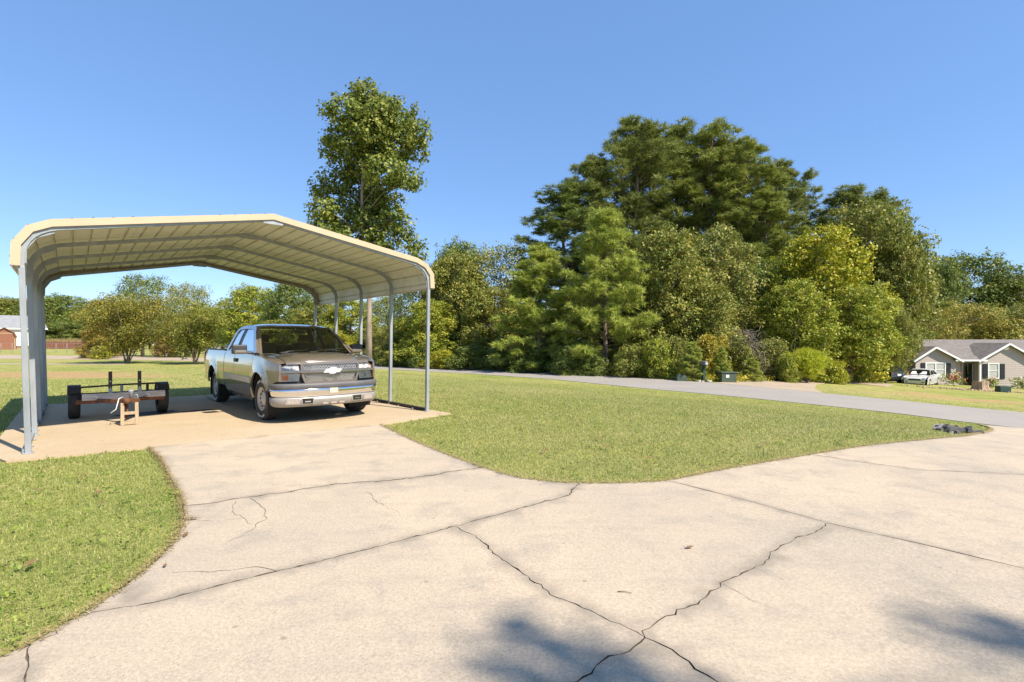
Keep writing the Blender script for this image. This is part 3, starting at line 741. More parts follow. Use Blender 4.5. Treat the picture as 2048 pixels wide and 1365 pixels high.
patch('rear_window', (-2.60, -2.60, .78, 1.24, 1.24), (-2.42, -2.38, .66, 1.66, 1.63), 'rear_glass', 0)
cbk = MB(); cbk.box((-2.60, 0, .85), (.02, 1.84, .78)); cbk.build('cab_back', 'car_paint', truck)
st = MB(); st.box((-1.02, .0, 1.66), (.01, .028, .035)); st.build('sticker', 'white_paint', truck)
# inside of the cab
d_ = MB(); d_.box((-.55, 0, 1.07), (.42, 1.62, .20)); d_.build('dashboard', 'dash_vinyl', truck, .05)
for y in (-.43, .43):
    s_ = MB(); s_.box((-1.45, y, .80), (.5, .52, .16)); s_.box((-1.75, y, 1.08), (.15, .50, .60)); s_.box((-1.78, y, 1.47), (.09, .26, .17)); s_.build('seat', 'seat_cloth', truck, .04)
sw = MB(); tor = [(Vector((-1.02, .43, 1.12)) + Vector((.07 * math.sin(t), .185 * math.cos(t), .17 * math.sin(t)))) for t in np.linspace(0, 2 * math.pi, 19)]; sw.tube(tor, .014, 6, False); sw.build('steering_wheel', 'plastic_dark', truck)
vm = MB(); vm.box((-.86, 0, 1.60), (.03, .24, .06)); vm.build('rear_view_mirror', 'plastic_dark', truck, .01)
# underside, bed box
fl = MB(); fl.box((-1.5, 0, .50), (2.16, 1.78, .20)); fl.box((-3.65, 0, .66), (2.1, 1.0, .12)); fl.box((.0, 0, .62), (1.0, 1.0, .5)); fl.build('underbody', 'well_dark', truck)
bd = MB(); bd.box((-3.68, 0, .80), (2.10, 1.5, .04)); bd.box((-4.72, 0, .95), (.04, 1.80, .54)); bd.box((-2.66, 0, .98), (.04, 1.80, .44))
for s in (-1, 1): bd.box((-3.68, s * .885, 1.03), (2.08, .03, .38)); bd.box((WX, s * .72, .90), (.95, .30, .22))
bd.build('bed', 'car_paint', truck)
for s in (-1, 1):
    rl = MB(); rl.box((-3.68, s * .915, 1.228), (2.1, .085, .022)); rl.build('bed_rail', 'plastic_dark', truck, .006)
rb = MB(); rb.box((-4.86, 0, .60), (.16, 1.86, .20)); rb.build('rear_bumper', 'chrome', truck, .03)
ex = MB(); ex.tube([(-4.4, -.55, .40), (-4.75, -.75, .38)], .03, 8); ex.build('exhaust_pipe', 'dark_steel', truck)
for c in (0, WX):
    for s in (-1, 1):
        m = MB(); rows = []
        for a in np.linspace(-30, 210, 15): rows.append([(c + .47 * math.cos(R(a)), s * .95, .39 + .47 * math.sin(R(a))), (c + .47 * math.cos(R(a)), s * .52, .39 + .47 * math.sin(R(a)))])
        m.grid(rows); m.add([p for r in [[(c, s * .52, .39)] + [q[1] for q in rows]] for p in r], [(0, i, i + 1) for i in range(1, len(rows))]); m.build('wheel_well', 'well_dark', truck)
TYRE = [(.205, .10), (.235, .118), (.30, .126), (.345, .122), (.372, .105), (.382, .085), (.382, .055), (.376, .05), (.376, .038), (.382, .033), (.382, -.033), (.376, -.038), (.376, -.05), (.382, -.055), (.382, -.085), (.372, -.105), (.345, -.122), (.30, -.126), (.235, -.118), (.205, -.10)]
RIM = [(.212, .118), (.205, .121), (.198, .112), (.190, .085), (.17, .078), (.10, .088), (.062, .098), (.055, .108), (.0, .11)]
def truck_wheel(c, s, steer=0):
    w = bpy.data.objects.new('wheel', None); COL.objects.link(w); w.parent = truck; w.location = (c, s * .815, WR); w.rotation_euler = (0, 0, steer)
    Mx = Matrix.Scale(s, 4, (0, 1, 0))
    t = MB(); t.lathe(TYRE, 40, Mx); to = t.build('tyre', 'rubber', w)
    l = MB()                                                          # raised white lettering on the sidewall
    for base in (R(60), R(240)):
        for k in range(9):
            a = base + k * .125; 
            if k == 4: continue
            for u, v in ((0, .2), (.5, .5), (.8, 1)):
                a0, a1 = a + u * .09, a + u * .09 + .024
                l.add([((.297 + dr) * math.cos(q), s * .1285, (.297 + dr) * math.sin(q)) for q, dr in ((a0, 0), (a1, 0), (a1, .035), (a0, .035))], [(0, 1, 2, 3)])
    tag(l.build('tyre_lettering', 'white_paint', w), kind='stuff')
    r_ = MB(); r_.lathe(RIM, 40, Mx); r_.lathe([(.205, .118), (.20, .0), (.2, -.1)], 30, Mx); r_.build('rim', 'alloy', w)
    h = MB()
    for k in range(10):
        a = 2 * math.pi * k / 10; cen = (.137 * math.cos(a), s * .0875, .137 * math.sin(a))
        h.ball(cen, (.024, .006, .024), 8)
    for k in range(5):
        a = 2 * math.pi * k / 5 + .3; h.ball((.175 * math.cos(a), s * .083, .175 * math.sin(a)), (.012, .006, .012), 6)
    tag(h.build('rim_opening', 'well_dark', w), kind='stuff')
for c in (0, WX):
    for s in (-1, 1): truck_wheel(c, s, R(3) if c == 0 else 0)
TM = Matrix.Translation((-3.79, 9.66, .004)) @ Matrix.Rotation(TH, 4, 'Z')
tb = thing('tool_box', 'grey metal tool box in the truck bed behind the cab', 'toolbox', TM @ Vector((-2.95, 0, .82)), TH)
b_ = MB(); b_.box((0, 0, .23), (.44, 1.62, .46)); b_.build('body', 'toolbox_metal', tb, .015)
b_ = MB(); b_.box((0, 0, .485), (.48, 1.70, .045)); b_.build('lid', 'toolbox_metal', tb, .012)

# ================================================================== TRAILER
tc = Vector((-7.53, 9.70, .004)); td = Vector((.66, -.751, 0)); tr = thing('utility_trailer', 'rusty flat utility trailer with a board deck edge and two upright posts', 'trailer', tc, math.atan2(td.y, td.x))
# local x towards the tongue, y to its side
for s in (-1, 1):
    w = MB(); w.lathe([(.17, .07), (.2, .08), (.25, .087), (.277, .078), (.287, .06), (.287, -.06), (.277, -.078), (.25, -.087), (.2, -.08), (.17, -.07)], 30, Matrix.Translation((0, s * .665, .287))); wo = w.build('tyre', 'rubber', tr)
    w = MB(); w.lathe([(.17, .08), (.16, .06), (.06, .05), (0, .06)], 24, Matrix.Translation((0, s * .665, .287)) @ Matrix.Scale(s, 4, (0, 1, 0))); w.build('rim', 'white_paint', wo)
    fd = MB(); rows = []
    for a in np.linspace(35, 158, 10): rows.append([((.345) * math.cos(R(a)), s * .572, .285 + .315 * math.sin(R(a))), (.345 * math.cos(R(a)), s * .762, .285 + .315 * math.sin(R(a)))])
    fd.grid(rows, False); fd.build('mudguard', 'plastic_dark', tr, 0, .01)
    fr = MB(); fr.bar((-.75, s * .55, .36), (.50, s * .55, .36), .05, .08); fr.build('side_rail', 'rust', tr, .005)
ax = MB(); ax.tube([(0, -.62, .30), (0, .62, .30)], .028, 8); ax.build('axle', 'dark_steel', tr)
bm_ = MB(); bm_.box((.50, 0, .335), (.07, 1.30, .075)); bm_.build('cross_beam', 'rust', tr, .006)
bm_ = MB(); bm_.box((.545, .045, .415), (.035, 1.22, .115)); bm_.build('deck_board', 'deck_wood', tr, .004)
for y in (-.40, .35):
    k_ = MB(); k_.tube([(.565, y, .43), (.60, y + .01, .44), (.605, y + .06, .40)], .009, 6); k_.build('tie_hook', 'white_paint', tr)
bm_ = MB(); bm_.box((-.75, 0, .36), (.05, 1.1, .06)); bm_.build('rear_beam', 'rust', tr, .005)
# rail behind the board on short stanchions
rl = MB(); rl.tube([(.10, -.60, .50), (.10, -.58, .565), (.10, 0, .585), (.10, .58, .585), (.10, .64, .56), (-.25, .66, .56)], .017, 8); rl.build('top_rail', 'dark_steel', tr)
for y in (.02, .42):
    p = MB(); p.box((.10, y, .47), (.035, .045, .22)); p.build('stanchion', 'dark_steel' if y > .3 else 'galvanised', tr, .004)
for y, h in ((-.17, .86), (.26, .855)):
    p = MB(); p.box((.50, y, (.36 + h) / 2), (.045, .055, h - .36)); po = p.build('upright_post', 'dark_steel', tr, .005)
    p = MB(); p.box((.53, y, .45), (.03, .06, .20)); p.build('post_socket', 'galvanised', po, .004)
    for zz in (.56, .68): p = MB(); p.lathe([(0, 0), (.01, 0)], 8, Matrix.Translation((.5245, y, zz)) @ Matrix.Rotation(R(-90), 4, 'Z')); p.build('pin_hole', 'white_paint', po)
for s in (-1, 1):
    t = MB(); t.bar((.50, s * .36, .34), (1.36, s * .035, .38), .05, .07); t.build('tongue_bar', 'rust', tr, .005)
cpl = MB(); cpl.bar((1.30, 0, .39), (1.58, 0, .41), .09, .075); cpl.ball((1.62, 0, .405), (.06, .05, .05), 12); cpl.build('coupler', 'rust', tr, .008)
jw = MB(); jw.lathe([(0, 0), (.028, 0), (.028, .1), (.05, .13), (.035, .145), (0, .15)], 12, Matrix.Translation((1.46, .06, .44)) @ Matrix.Rotation(R(90), 4, 'X')); jw.build('jack_cap', 'galvanised', tr)
jk = MB(); jk.tube([(1.50, -.0, .40), (1.53, .0, .10)], .022, 8); jk.tube([(1.52, -.04, .36), (1.55, .02, .20), (1.53, .0, .14)], .015, 6); jk.build('jack_leg', 'rust', tr)
cn = MB(); cn.tube([(1.45, -.05, .46), (1.56, -.11, .45), (1.62, -.13, .38), (1.60, -.15, .28), (1.58, -.22, .22)], .007, 6); cn.build('wiring_lead', 'white_paint', tr)
ch = MB(); ch.tube([(1.42, .05, .45), (1.5, .14, .50), (1.48, .16, .44), (1.44, .10, .42)], .010, 6); ch.build('safety_chain', 'galvanised', tr)
prop = thing('wooden_prop_frame', 'small raw wood ladder frame propping up the trailer tongue', 'wood frame', tc + td * 1.60 + Vector((.025, .02, 0)), math.atan2(td.y, td.x))
for y in (-.10, .10): p = MB(); p.bar((.0, y, .0), (-.03, y * .95, .375), .05, .045); p.build('upright', 'raw_wood', prop, .004)
for z, w in ((.035, .05), (.20, .05)): p = MB(); p.bar((-z * .08, -.085, z), (-z * .08, .085, z), .03, w); p.build('rung', 'raw_wood', prop, .003)

# ================================================================== FOLIAGE
def unit(a): return a / np.maximum(np.linalg.norm(a, axis=1, keepdims=True), 1e-9)
def leaf_cloud(rng, C, D, per, sig, L, W, up=.4, out=.8, rough=.6):
    """per leaves round every clump centre C with outward direction D"""
    n = len(C) * per; c = np.repeat(C, per, 0); d = np.repeat(D, per, 0)
    g = rng.normal(size=(n, 3)) * sig; g[:, 2] *= .75
    p = c + g
    nn = unit(d * out + np.array([0, 0, up]) + rng.normal(size=(n, 3)) * rough)
    t = unit(np.cross(nn, unit(rng.normal(size=(n, 3))))); b = np.cross(nn, t)
    s = rng.uniform(.5, 1.45, (n, 1)); l = t * L * s / 2; w = b * W * s / 2
    v = np.stack([p - l, p + w - l * .1 + nn * W * .12, p + l - nn * L * .12, p - w - l * .1 + nn * W * .12], 1).reshape(-1, 3)
    a = np.clip(np.repeat(rng.uniform(0, 1, len(C)), per) * .5 + rng.uniform(0, 1, n) * .5, 0, 1)
    return v, np.repeat(a, 4)
def lobes_to_tips(rng, lobes, k, shell=.5):
    C = []; D = []
    for (x, y, z, r) in lobes:
        n = max(4, int(k * r * r)); d = unit(rng.normal(size=(n, 3))); q = r * (shell + (1 - shell) * rng.uniform(0, 1, n) ** .6)
        q *= 1 + .22 * np.sin(d[:, 0] * 7 + x * 3) * np.sin(d[:, 1] * 6 + y * 5) * np.cos(d[:, 2] * 6 + z)
        q *= np.where(rng.uniform(0, 1, n) < .13, rng.uniform(1.1, 1.5, n), 1)          # ragged spurs
        e = d.copy(); e[:, 2] *= .85
        C.append(np.array([x, y, z]) + e * q[:, None]); D.append(d)
    return np.concatenate(C), np.concatenate(D)
def limbs(rng, lobes, tips, H, r0, per_lobe=5, top=.92):
    m = MB(); bend = [(rng.normal() * .02 * H * t, rng.normal() * .02 * H * t) for t in np.linspace(0, 1, 7)]
    axis = [Vector((bx, by, top * H * t)) for (bx, by), t in zip(bend, np.linspace(0, 1, 7))]
    m.tube(axis, [r0 * (1.25 if i == 0 else 1) * (1 - .9 * i / 6) for i in range(7)], 9)
    def ax(z):
        t = min(max(z / (top * H), 0), .999) * 6; i = int(t); return axis[i].lerp(axis[i + 1], t - i)
    o = 0
    for (x, y, z, r) in lobes:
        c = Vector((x, y, z)); hd = math.hypot(x, y); s = ax(max(.12 * H, z - .55 * hd - .3 * r)); rb = max(.018, r0 * .38 * (1 - s.z / H))
        mid = s.lerp(c, .5) + Vector((rng.normal() * .1, rng.normal() * .1, .12 * hd)); m.tube([s, mid, c], [rb, rb * .7, rb * .4], 5, False)
        for q in range(per_lobe):
            d = Vector(unit(rng.normal(size=(1, 3)))[0]) * r * .85; m.tube([c.lerp(mid, .2), c + d * .5 + Vector((0, 0, .05)), c + d], [rb * .38, rb * .25, .008], 4, False)
    return m
def trunk_mesh(m, mat):
    me = bpy.data.meshes.new('trunk'); me.from_pydata([tuple(p) for p in m.v], [], m.f); me.update(); me.polygons.foreach_set('use_smooth', m.sm); me.materials.append(MATS[mat]); return me
def crown_mesh(v, a, mat, k=4):
    me = np_mesh('crown', v, k, a); me.materials.append(MATS[mat]); return me

PROTO = {}
def span(v): return float(np.percentile(v[:, 2], 99.9)), 2 * float(np.percentile(np.abs(v[:, :2]), 98))
def dec(name, seed, H, prof, nl, lr, total, per=14, L=.15, sig=.26, r0=.16, bark='bark', shell=.5, zlo=.12, rough=.6):
    """prof(t): crown radius at height fraction t"""
    rng = np.random.default_rng(seed); lobes = []
    for i in range(nl):
        t = zlo + (1 - zlo) * ((i + .5) / nl) ** .85; Rm = prof(t); a = i * 2.39996 + rng.uniform(-.5, .5)
        q = Rm * rng.uniform(.4, .86) if i < nl - 2 else 0
        r = lr * (Rm * .52 + .25) * rng.uniform(.65, 1.4); lobes.append((q * math.cos(a), q * math.sin(a), min(t * H, H - r * .8), r))
    ref = sum(l[3] ** 2 for l in lobes); C, D = lobes_to_tips(rng, lobes, total / per / ref, shell)
    C[:, 2] = np.maximum(C[:, 2], .15)
    v, a = leaf_cloud(rng, C, D, per, sig, L, L * .62, rough=rough)
    PROTO[name] = (crown_mesh(v, a, 'leaf'), trunk_mesh(limbs(rng, lobes, C, H, r0), bark)) + span(v)
dec('round', 1, 10, lambda t: 4.1 * math.sqrt(max(0, 1 - ((t - .55) / .5) ** 2)) + .2, 60, .5, 34000, per=22, L=.19, sig=.19, zlo=.16)
dec('edge', 2, 10, lambda t: 3.7 * math.sqrt(max(0, 1 - max(0, (t - .3) / .74) ** 2)), 66, .46, 38000, per=22, L=.18, sig=.19, zlo=.03)
dec('oval', 3, 10, lambda t: 2.7 * math.sqrt(max(0, 1 - ((t - .5) / .54) ** 2)) + .15, 54, .5, 28000, per=20, L=.17, sig=.17, zlo=.08)
dec('airy', 4, 10, lambda t: 3.4 * math.sqrt(max(0, 1 - ((t - .62) / .45) ** 2)) + .2, 44, .5, 15000, per=12, L=.17, sig=.22, zlo=.2)
dec('bush', 5, 3, lambda t: 1.7 * math.sqrt(max(0, 1 - (t / 1.02) ** 2)), 24, .62, 9000, per=12, L=.13, sig=.12, r0=.05, zlo=.08)

def needles(rng, C, D, per, L, W):
    n = len(C) * per; c = np.repeat(C, per, 0); d = np.repeat(D, per, 0)
    nn = unit(d * .75 + rng.normal(size=(n, 3)) * .8); l = L * rng.uniform(.7, 1.15, (n, 1))
    b = unit(np.cross(nn, rng.normal(size=(n, 3)))) * W / 2; p = c + rng.normal(size=(n, 3)) * L * .12
    v = np.stack([p - b, p + b, p + nn * l], 1).reshape(-1, 3)
    a = np.clip(np.repeat(rng.uniform(0, 1, len(C)), per) * .55 + rng.uniform(0, .45, n), 0, 1); return v, np.repeat(a, 3)
def pine(name, seed, H, z0, Lmax, prof, dz, nb, r0, tl=.38, tw=.05, per=14, dens=1.0, up=(.12, .95), nt=9, rad=.42):
    rng = np.random.default_rng(seed); m = MB(); C = []; D = []
    axis = [Vector((rng.normal() * .012 * H * t, rng.normal() * .012 * H * t, H * t)) for t in np.linspace(0, 1, 8)]
    m.tube(axis, [r0 * (1 - .93 * i / 7) for i in range(8)], 9)
    z = z0
    while z < H - .2:
        t = (z - z0) / (H - z0); i = min(6, int(z / H * 7)); o = axis[i].lerp(axis[i + 1], z / H * 7 - i)
        for b in range(nb):
            if rng.uniform() < .12: continue
            a = rng.uniform(0, 2 * math.pi); Lb = Lmax * prof(t) * rng.uniform(.65, 1.15) + .2; el = up[0] + (up[1] - up[0]) * t + rng.normal() * .12
            d = Vector((math.cos(a) * math.cos(el), math.sin(a) * math.cos(el), math.sin(el))); side = Vector((-math.sin(a), math.cos(a), 0))
            sag = rng.uniform(-.02, .12) * Lb
            pt = lambda s: o + d * Lb * s + Vector((0, 0, sag * s * s * 2))
            m.tube([pt(0), pt(.5), pt(1)], [max(.012, r0 * .22 * (1 - t * .6)), max(.01, r0 * .14 * (1 - t * .6)), .008], 4, False)
            for q in range(int(1.5 + Lb * dens)):
                s = 1 - rng.uniform(0, 1) ** 1.3 * .7; lat = rng.normal() * .2 * Lb * (1.2 - s); pc = pt(s) + side * lat + Vector((0, 0, rng.uniform(0, .3)))
                if lat: m.tube([pt(max(.1, s - .2)), pc], [.012, .006], 3, False)
                for j in range(nt):
                    g = Vector(rng.normal(size=3)); g = g.normalized() * rad * rng.uniform(.4, 1); g.z *= .7
                    C.append(tuple(pc + g)); D.append(tuple((g.normalized() * .8 + d * .3 + Vector((0, 0, .45))).normalized()))
        z += dz * rng.uniform(.7, 1.3)
    for q in range(8): C.append(tuple(axis[-1] + Vector((rng.normal() * .12, rng.normal() * .12, -rng.uniform(0, .5))))); D.append((0, 0, 1))
    v, a = needles(rng, np.array(C), np.array(D), per, tl, tw)
    PROTO[name] = (crown_mesh(v, a, 'needle', 3), trunk_mesh(m, 'bark')) + span(v)
def vase(name, seed, H, Rm, total, nst=11):
    rng = np.random.default_rng(seed); m = MB(); lobes = []
    for k in range(nst):
        a = 2 * math.pi * k / nst + rng.uniform(-.3, .3); q = Rm * rng.uniform(.25, .8); h = H * rng.uniform(.62, .95) * (1 - .25 * q / Rm); e = Vector((q * math.cos(a), q * math.sin(a), h))
        mid = Vector((e.x * .35, e.y * .35, h * .5)); m.tube([(rng.normal() * .08, rng.normal() * .08, 0), mid, e], [.036, .024, .008], 6, False)
        for j in range(5):
            t = rng.uniform(.35, 1) if j else 1.0; c = (mid.lerp(e, (t - .5) * 2) if t > .5 else mid * (t * 2)) + Vector((rng.normal() * .35, rng.normal() * .35, rng.normal() * .25)); lobes.append((c.x, c.y, max(.7, c.z), rng.uniform(.38, .72))); m.tube([mid.lerp(e, max(0, (t - .5) * 2 - .2)), c], [.018, .006], 4, False)
    C, D = lobes_to_tips(rng, lobes, total / 14 / sum(l[3] ** 2 for l in lobes), .3); v, a = leaf_cloud(rng, C, D, 14, .15, .10, .055)
    PROTO[name] = (crown_mesh(v, a, 'leaf'), trunk_mesh(m, 'bark')) + span(v)
vase('vase', 51, 5, 2.2, 22000)
vase('vase_low', 52, 5, 2.5, 30000, 14)
pine('tall_pine', 11, 22, 8.5, 3.3, lambda t: (.75 + .55 * t if t < .4 else 1 - .75 * ((t - .4) / .6) ** 1.6), .60, 5, .25, dens=1.0)
pine('tall_pine_low', 12, 22, 5.0, 3.4, lambda t: (.95 if t < .5 else 1 - .8 * ((t - .5) / .5) ** 1.5), .62, 5, .24, dens=1.0)
pine('young_pine', 13, 10, .5, 2.6, lambda t: 1.1 * (1 - t) ** .6 * (.8 + .2 * min(1, t * 5)), .34, 6, .13, tl=.30, tw=.04, per=13, dens=1.9, up=(-.05, .8), nt=7, rad=.26)

NB = 0
def tree(proto, px, d, top, wide, label, col=(1, 1, 1), name='tree', cat='tree', group=None, rot=None, zoff=0, y_scale=1, H=None):
    cme, tme, h, w = PROTO[proto]; x = X(px, d); zb = tz(x, d) - .06 + zoff; ht = H or (Zw(top, d) - zb); ws = (wide / F * d) / w
    t = thing(name, label, cat, (x, d, zb), rot if rot is not None else rnd.uniform(0, 6.28), group); t.scale = (ws, ws * y_scale, ht / h)
    link('trunk', tme, None, t); link('crown', cme, None, t, col); return t

# tone colours of the kinds (multiplied with the leaf ramp)
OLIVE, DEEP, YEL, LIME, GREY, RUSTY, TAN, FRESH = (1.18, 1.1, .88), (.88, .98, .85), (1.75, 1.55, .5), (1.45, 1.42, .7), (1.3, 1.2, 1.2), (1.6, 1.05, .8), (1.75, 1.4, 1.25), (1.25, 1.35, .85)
PINE, PINEY, PINEF = (1.05, 1.06, 1.0), (1.22, 1.22, .95), (1.75, 1.75, 1.25)

# the lone tree behind the truck
D0 = 32.0; tx = X(737, D0); tb0 = tz(tx, D0) - .05
px_l = [(735, 182, 34), (722, 212, 44), (690, 228, 44), (760, 218, 40), (795, 240, 46), (833, 268, 34), (742, 262, 60), (680, 275, 38), (790, 290, 52), (838, 305, 26), (665, 300, 30), (720, 325, 52), (775, 345, 50), (815, 360, 34), (672, 365, 38), (648, 388, 30), (715, 385, 52),
        (760, 400, 48), (645, 418, 30), (690, 430, 52), (650, 445, 32), (745, 450, 50), (790, 440, 34), (700, 480, 50), (760, 490, 40), (810, 470, 26), (832, 492, 20), (735, 515, 36), (660, 478, 34), (690, 515, 34), (775, 525, 22), (838, 512, 16), (720, 545, 22)]
rng = np.random.default_rng(21); lobes = []
for a, b, r in px_l:
    rm = r / F * D0; dy = float(np.clip(rng.normal() * .9, -1.6, 1.6)); lobes.append((X(a, D0 + dy) - tx, dy, Zw(b, D0 + dy) - tb0, rm * .88))
for _ in range(12):
    z = rng.uniform(9, 16); lobes.append((rng.normal() * 1.2, rng.choice((-1, 1)) * rng.uniform(1.0, 2.0), z, rng.uniform(.7, 1.1)))
C, Dd = lobes_to_tips(rng, lobes, 60, .4); v, a = leaf_cloud(rng, C, Dd, 14, .16, .20, .14)
lone = thing('tall_tree', 'tall lone broadleaf tree with a bare pale trunk behind the truck and carport', 'tree', (tx, D0, tb0))
link('trunk', trunk_mesh(limbs(rng, lobes, C, Zw(150, D0) - tb0, .20, 4), 'pale_bark'), None, lone); link('crown', crown_mesh(v, a, 'leaf'), None, lone, (1.0, 1.04, .85))

# tall pine stand
PG = 'tall pines in the stand across the road'
for a in [
    ('tall_pine', 1275, 54, 236, 185, 'tall pine with a forked top at the peak of the pine stand', PINE), ('tall_pine_low', 1350, 57, 243, 195, 'tall pine in the middle of the pine stand behind the vine covered shrubs', PINE),
    ('tall_pine', 1425, 55, 244, 185, 'tall pine next to the rounded shoulder of the pine stand', PINEY), ('tall_pine_low', 1195, 53, 306, 175, 'tall pine between the low leaning pine and the forked one', PINE),
    ('tall_pine_low', 1490, 54, 276, 185, 'olive tinted tall pine on the sloping shoulder of the stand', PINEY), ('tall_pine', 1120, 52, 372, 190, 'dark pine with layered low branches at the outer edge of the stand by open sky', DEEP),
    ('tall_pine', 1568, 60, 322, 130, 'slim pine with a wispy open top in the gap between pine stand and yellow trees', PINE), ('tall_pine_low', 1535, 52, 372, 165, 'shorter yellowish pine below the wispy topped one', PINEY),
    ('tall_pine', 1690, 58, 374, 170, 'pine rising directly behind the yellow leaved trees', PINE), ('tall_pine_low', 1752, 60, 384, 150, 'pine with a thin side branch reaching into the sky above the grey house', PINE),
    ('tall_pine_low', 1800, 57, 462, 120, 'lowest pine on the slope down to the grey house', PINEY), ('tall_pine_low', 1310, 60, 262, 200, 'tall pine in the back row of the stand beneath the peak', DEEP), ('tall_pine_low', 1455, 61, 290, 200, 'dark tall pine in the back row of the stand', DEEP)]:
    tree(*a, name='pine_tree', group=PG)
# young pines
YG = 'young pines along the road edge'
for a in [('young_pine', 1212, 37, 418, 172, 'large young pine with bright tufted branches, tallest along the road', PINEF), ('young_pine', 1078, 40, 494, 160, 'rounded young pine beside the tallest young pine', PINEF),
          ('young_pine', 1386, 31.5, 684, 48, 'little pine sapling next to the green utility dome', PINEF), ('young_pine', 1442, 32, 694, 36, 'tiny pine sapling behind the square utility box', PINEF), ('young_pine', 1505, 33, 716, 34, 'lowest pine sapling in the weeds along the neighbour drive', PINEF)]:
    tree(*a, name='young_pine', group=YG)
# broadleaf trees of the wood edge
WG = 'broadleaf trees at the edge of the wood'
for a in [
    ('edge', 1335, 39, 455, 190, 'vine covered olive tree between the young pine and the yellow trees', OLIVE), ('oval', 1432, 42, 452, 150, 'slender grey green tree beside the vine covered tree', GREY), ('edge', 1405, 37, 560, 150, 'low spreading shrub tree above the mailbox', OLIVE),
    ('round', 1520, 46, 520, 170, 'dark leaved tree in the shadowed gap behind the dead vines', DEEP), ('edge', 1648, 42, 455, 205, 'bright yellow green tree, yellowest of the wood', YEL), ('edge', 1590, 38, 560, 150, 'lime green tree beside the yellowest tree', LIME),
    ('round', 1735, 49, 402, 190, 'tall green tree topped above the yellow one near the house', OLIVE), ('round', 1788, 47, 470, 100, 'narrow olive tree next to the end of the grey house', OLIVE), ('round', 1700, 39, 570, 170, 'broad low branched tree overhanging the dark parked vehicle', LIME),
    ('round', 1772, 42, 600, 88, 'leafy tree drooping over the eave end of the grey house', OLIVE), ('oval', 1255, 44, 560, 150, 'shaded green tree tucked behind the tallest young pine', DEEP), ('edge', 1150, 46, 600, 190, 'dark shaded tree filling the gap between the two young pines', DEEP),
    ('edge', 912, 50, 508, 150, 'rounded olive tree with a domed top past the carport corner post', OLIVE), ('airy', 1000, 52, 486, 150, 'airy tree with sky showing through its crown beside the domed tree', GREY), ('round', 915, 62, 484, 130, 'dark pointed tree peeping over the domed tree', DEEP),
    ('edge', 985, 47, 575, 150, 'brownish shrubby tree between the domed tree and the rounded young pine', OLIVE), ('airy', 832, 52, 545, 120, 'loose tree seen just below the carport eave corner', DEEP), ('edge', 858, 47, 600, 130, 'yellow flecked shrub tree behind the front corner post', LIME), ('edge', 800, 50, 640, 100, 'small olive tree by the road next to the lone trunk', OLIVE),
    ('edge', 1060, 50, 610, 130, 'dark low tree behind the rounded young pine', DEEP), ('round', 1610, 55, 480, 190, 'deep green tree behind the yellow ones', DEEP), ('round', 1375, 50, 520, 200, 'dark tree filling the wood below the tall pines', DEEP), ('round', 1250, 52, 500, 200, 'dark tree under the peak of the pine stand', DEEP), ('round', 1480, 54, 480, 200, 'dark tree under the olive tinted pine', DEEP)]:
    tree(*a, name='broadleaf_tree', group=WG)
# trees seen under the carport roof behind the truck
BG = 'trees beyond the truck'
for a in [('round', 505, 78, 572, 120, 'pale green rounded tree above the truck roof seen under the carport', LIME), ('round', 588, 70, 556, 110, 'dark broadleaf tree just below the rear edge of the carport roof', DEEP), ('edge', 640, 64, 602, 130, 'olive tree behind the rearmost carport posts', OLIVE), ('edge', 702, 62, 598, 120, 'bushy tree directly behind the lone pale trunk', LIME),
          ('edge', 560, 66, 640, 110, 'low shrub tree behind the truck cab', OLIVE), ('round', 445, 90, 618, 110, 'green tree behind the far white house', DEEP), ('edge', 755, 60, 655, 110, 'low bushy tree between the posts of the carport', OLIVE), ('airy', 775, 66, 590, 90, 'thin tree with sky between its leaves beside the lone trunk', GREY), ('edge', 670, 55, 668, 90, 'low green shrub tree behind the truck mirror', YEL)]:
    tree(*a, name='broadleaf_tree', group=BG)
# crape myrtles and the tree line over the field
CG = 'multi stemmed shrub trees by the field road'
for a in [('vase_low', 256, 32.5, 588, 160, 'wide bronze tinged shrub tree behind the trailer', (1.2, .98, .72)), ('vase', 390, 31.5, 596, 122, 'multi stemmed shrub tree beside the truck bed', (1.15, 1.05, .75)), ('airy', 372, 44, 566, 90, 'thin airy tree with a feathery top between the two shrub trees', GREY), ('airy', 285, 47, 548, 110, 'tall darker tree rising behind the bronze tinged shrub tree', DEEP),
          ('edge', 200, 42, 640, 70, 'reddish leaved shrub at the end of the red fence', RUSTY), ('bush', 330, 44, 668, 46, 'reddish bush in front of the brick sign wall', RUSTY), ('bush', 205, 40, 692, 40, 'yellow green bush at the foot of the reddish shrub', YEL)]:
    tree(*a, name='shrub_tree' if a[0] != 'bush' else 'bush', cat='shrub', group=CG)
for b in [(-.25, 0), (0, .1), (.22, -.05), (.1, .2)]:
    pass
TG = 'trees of the far tree line beyond the field'
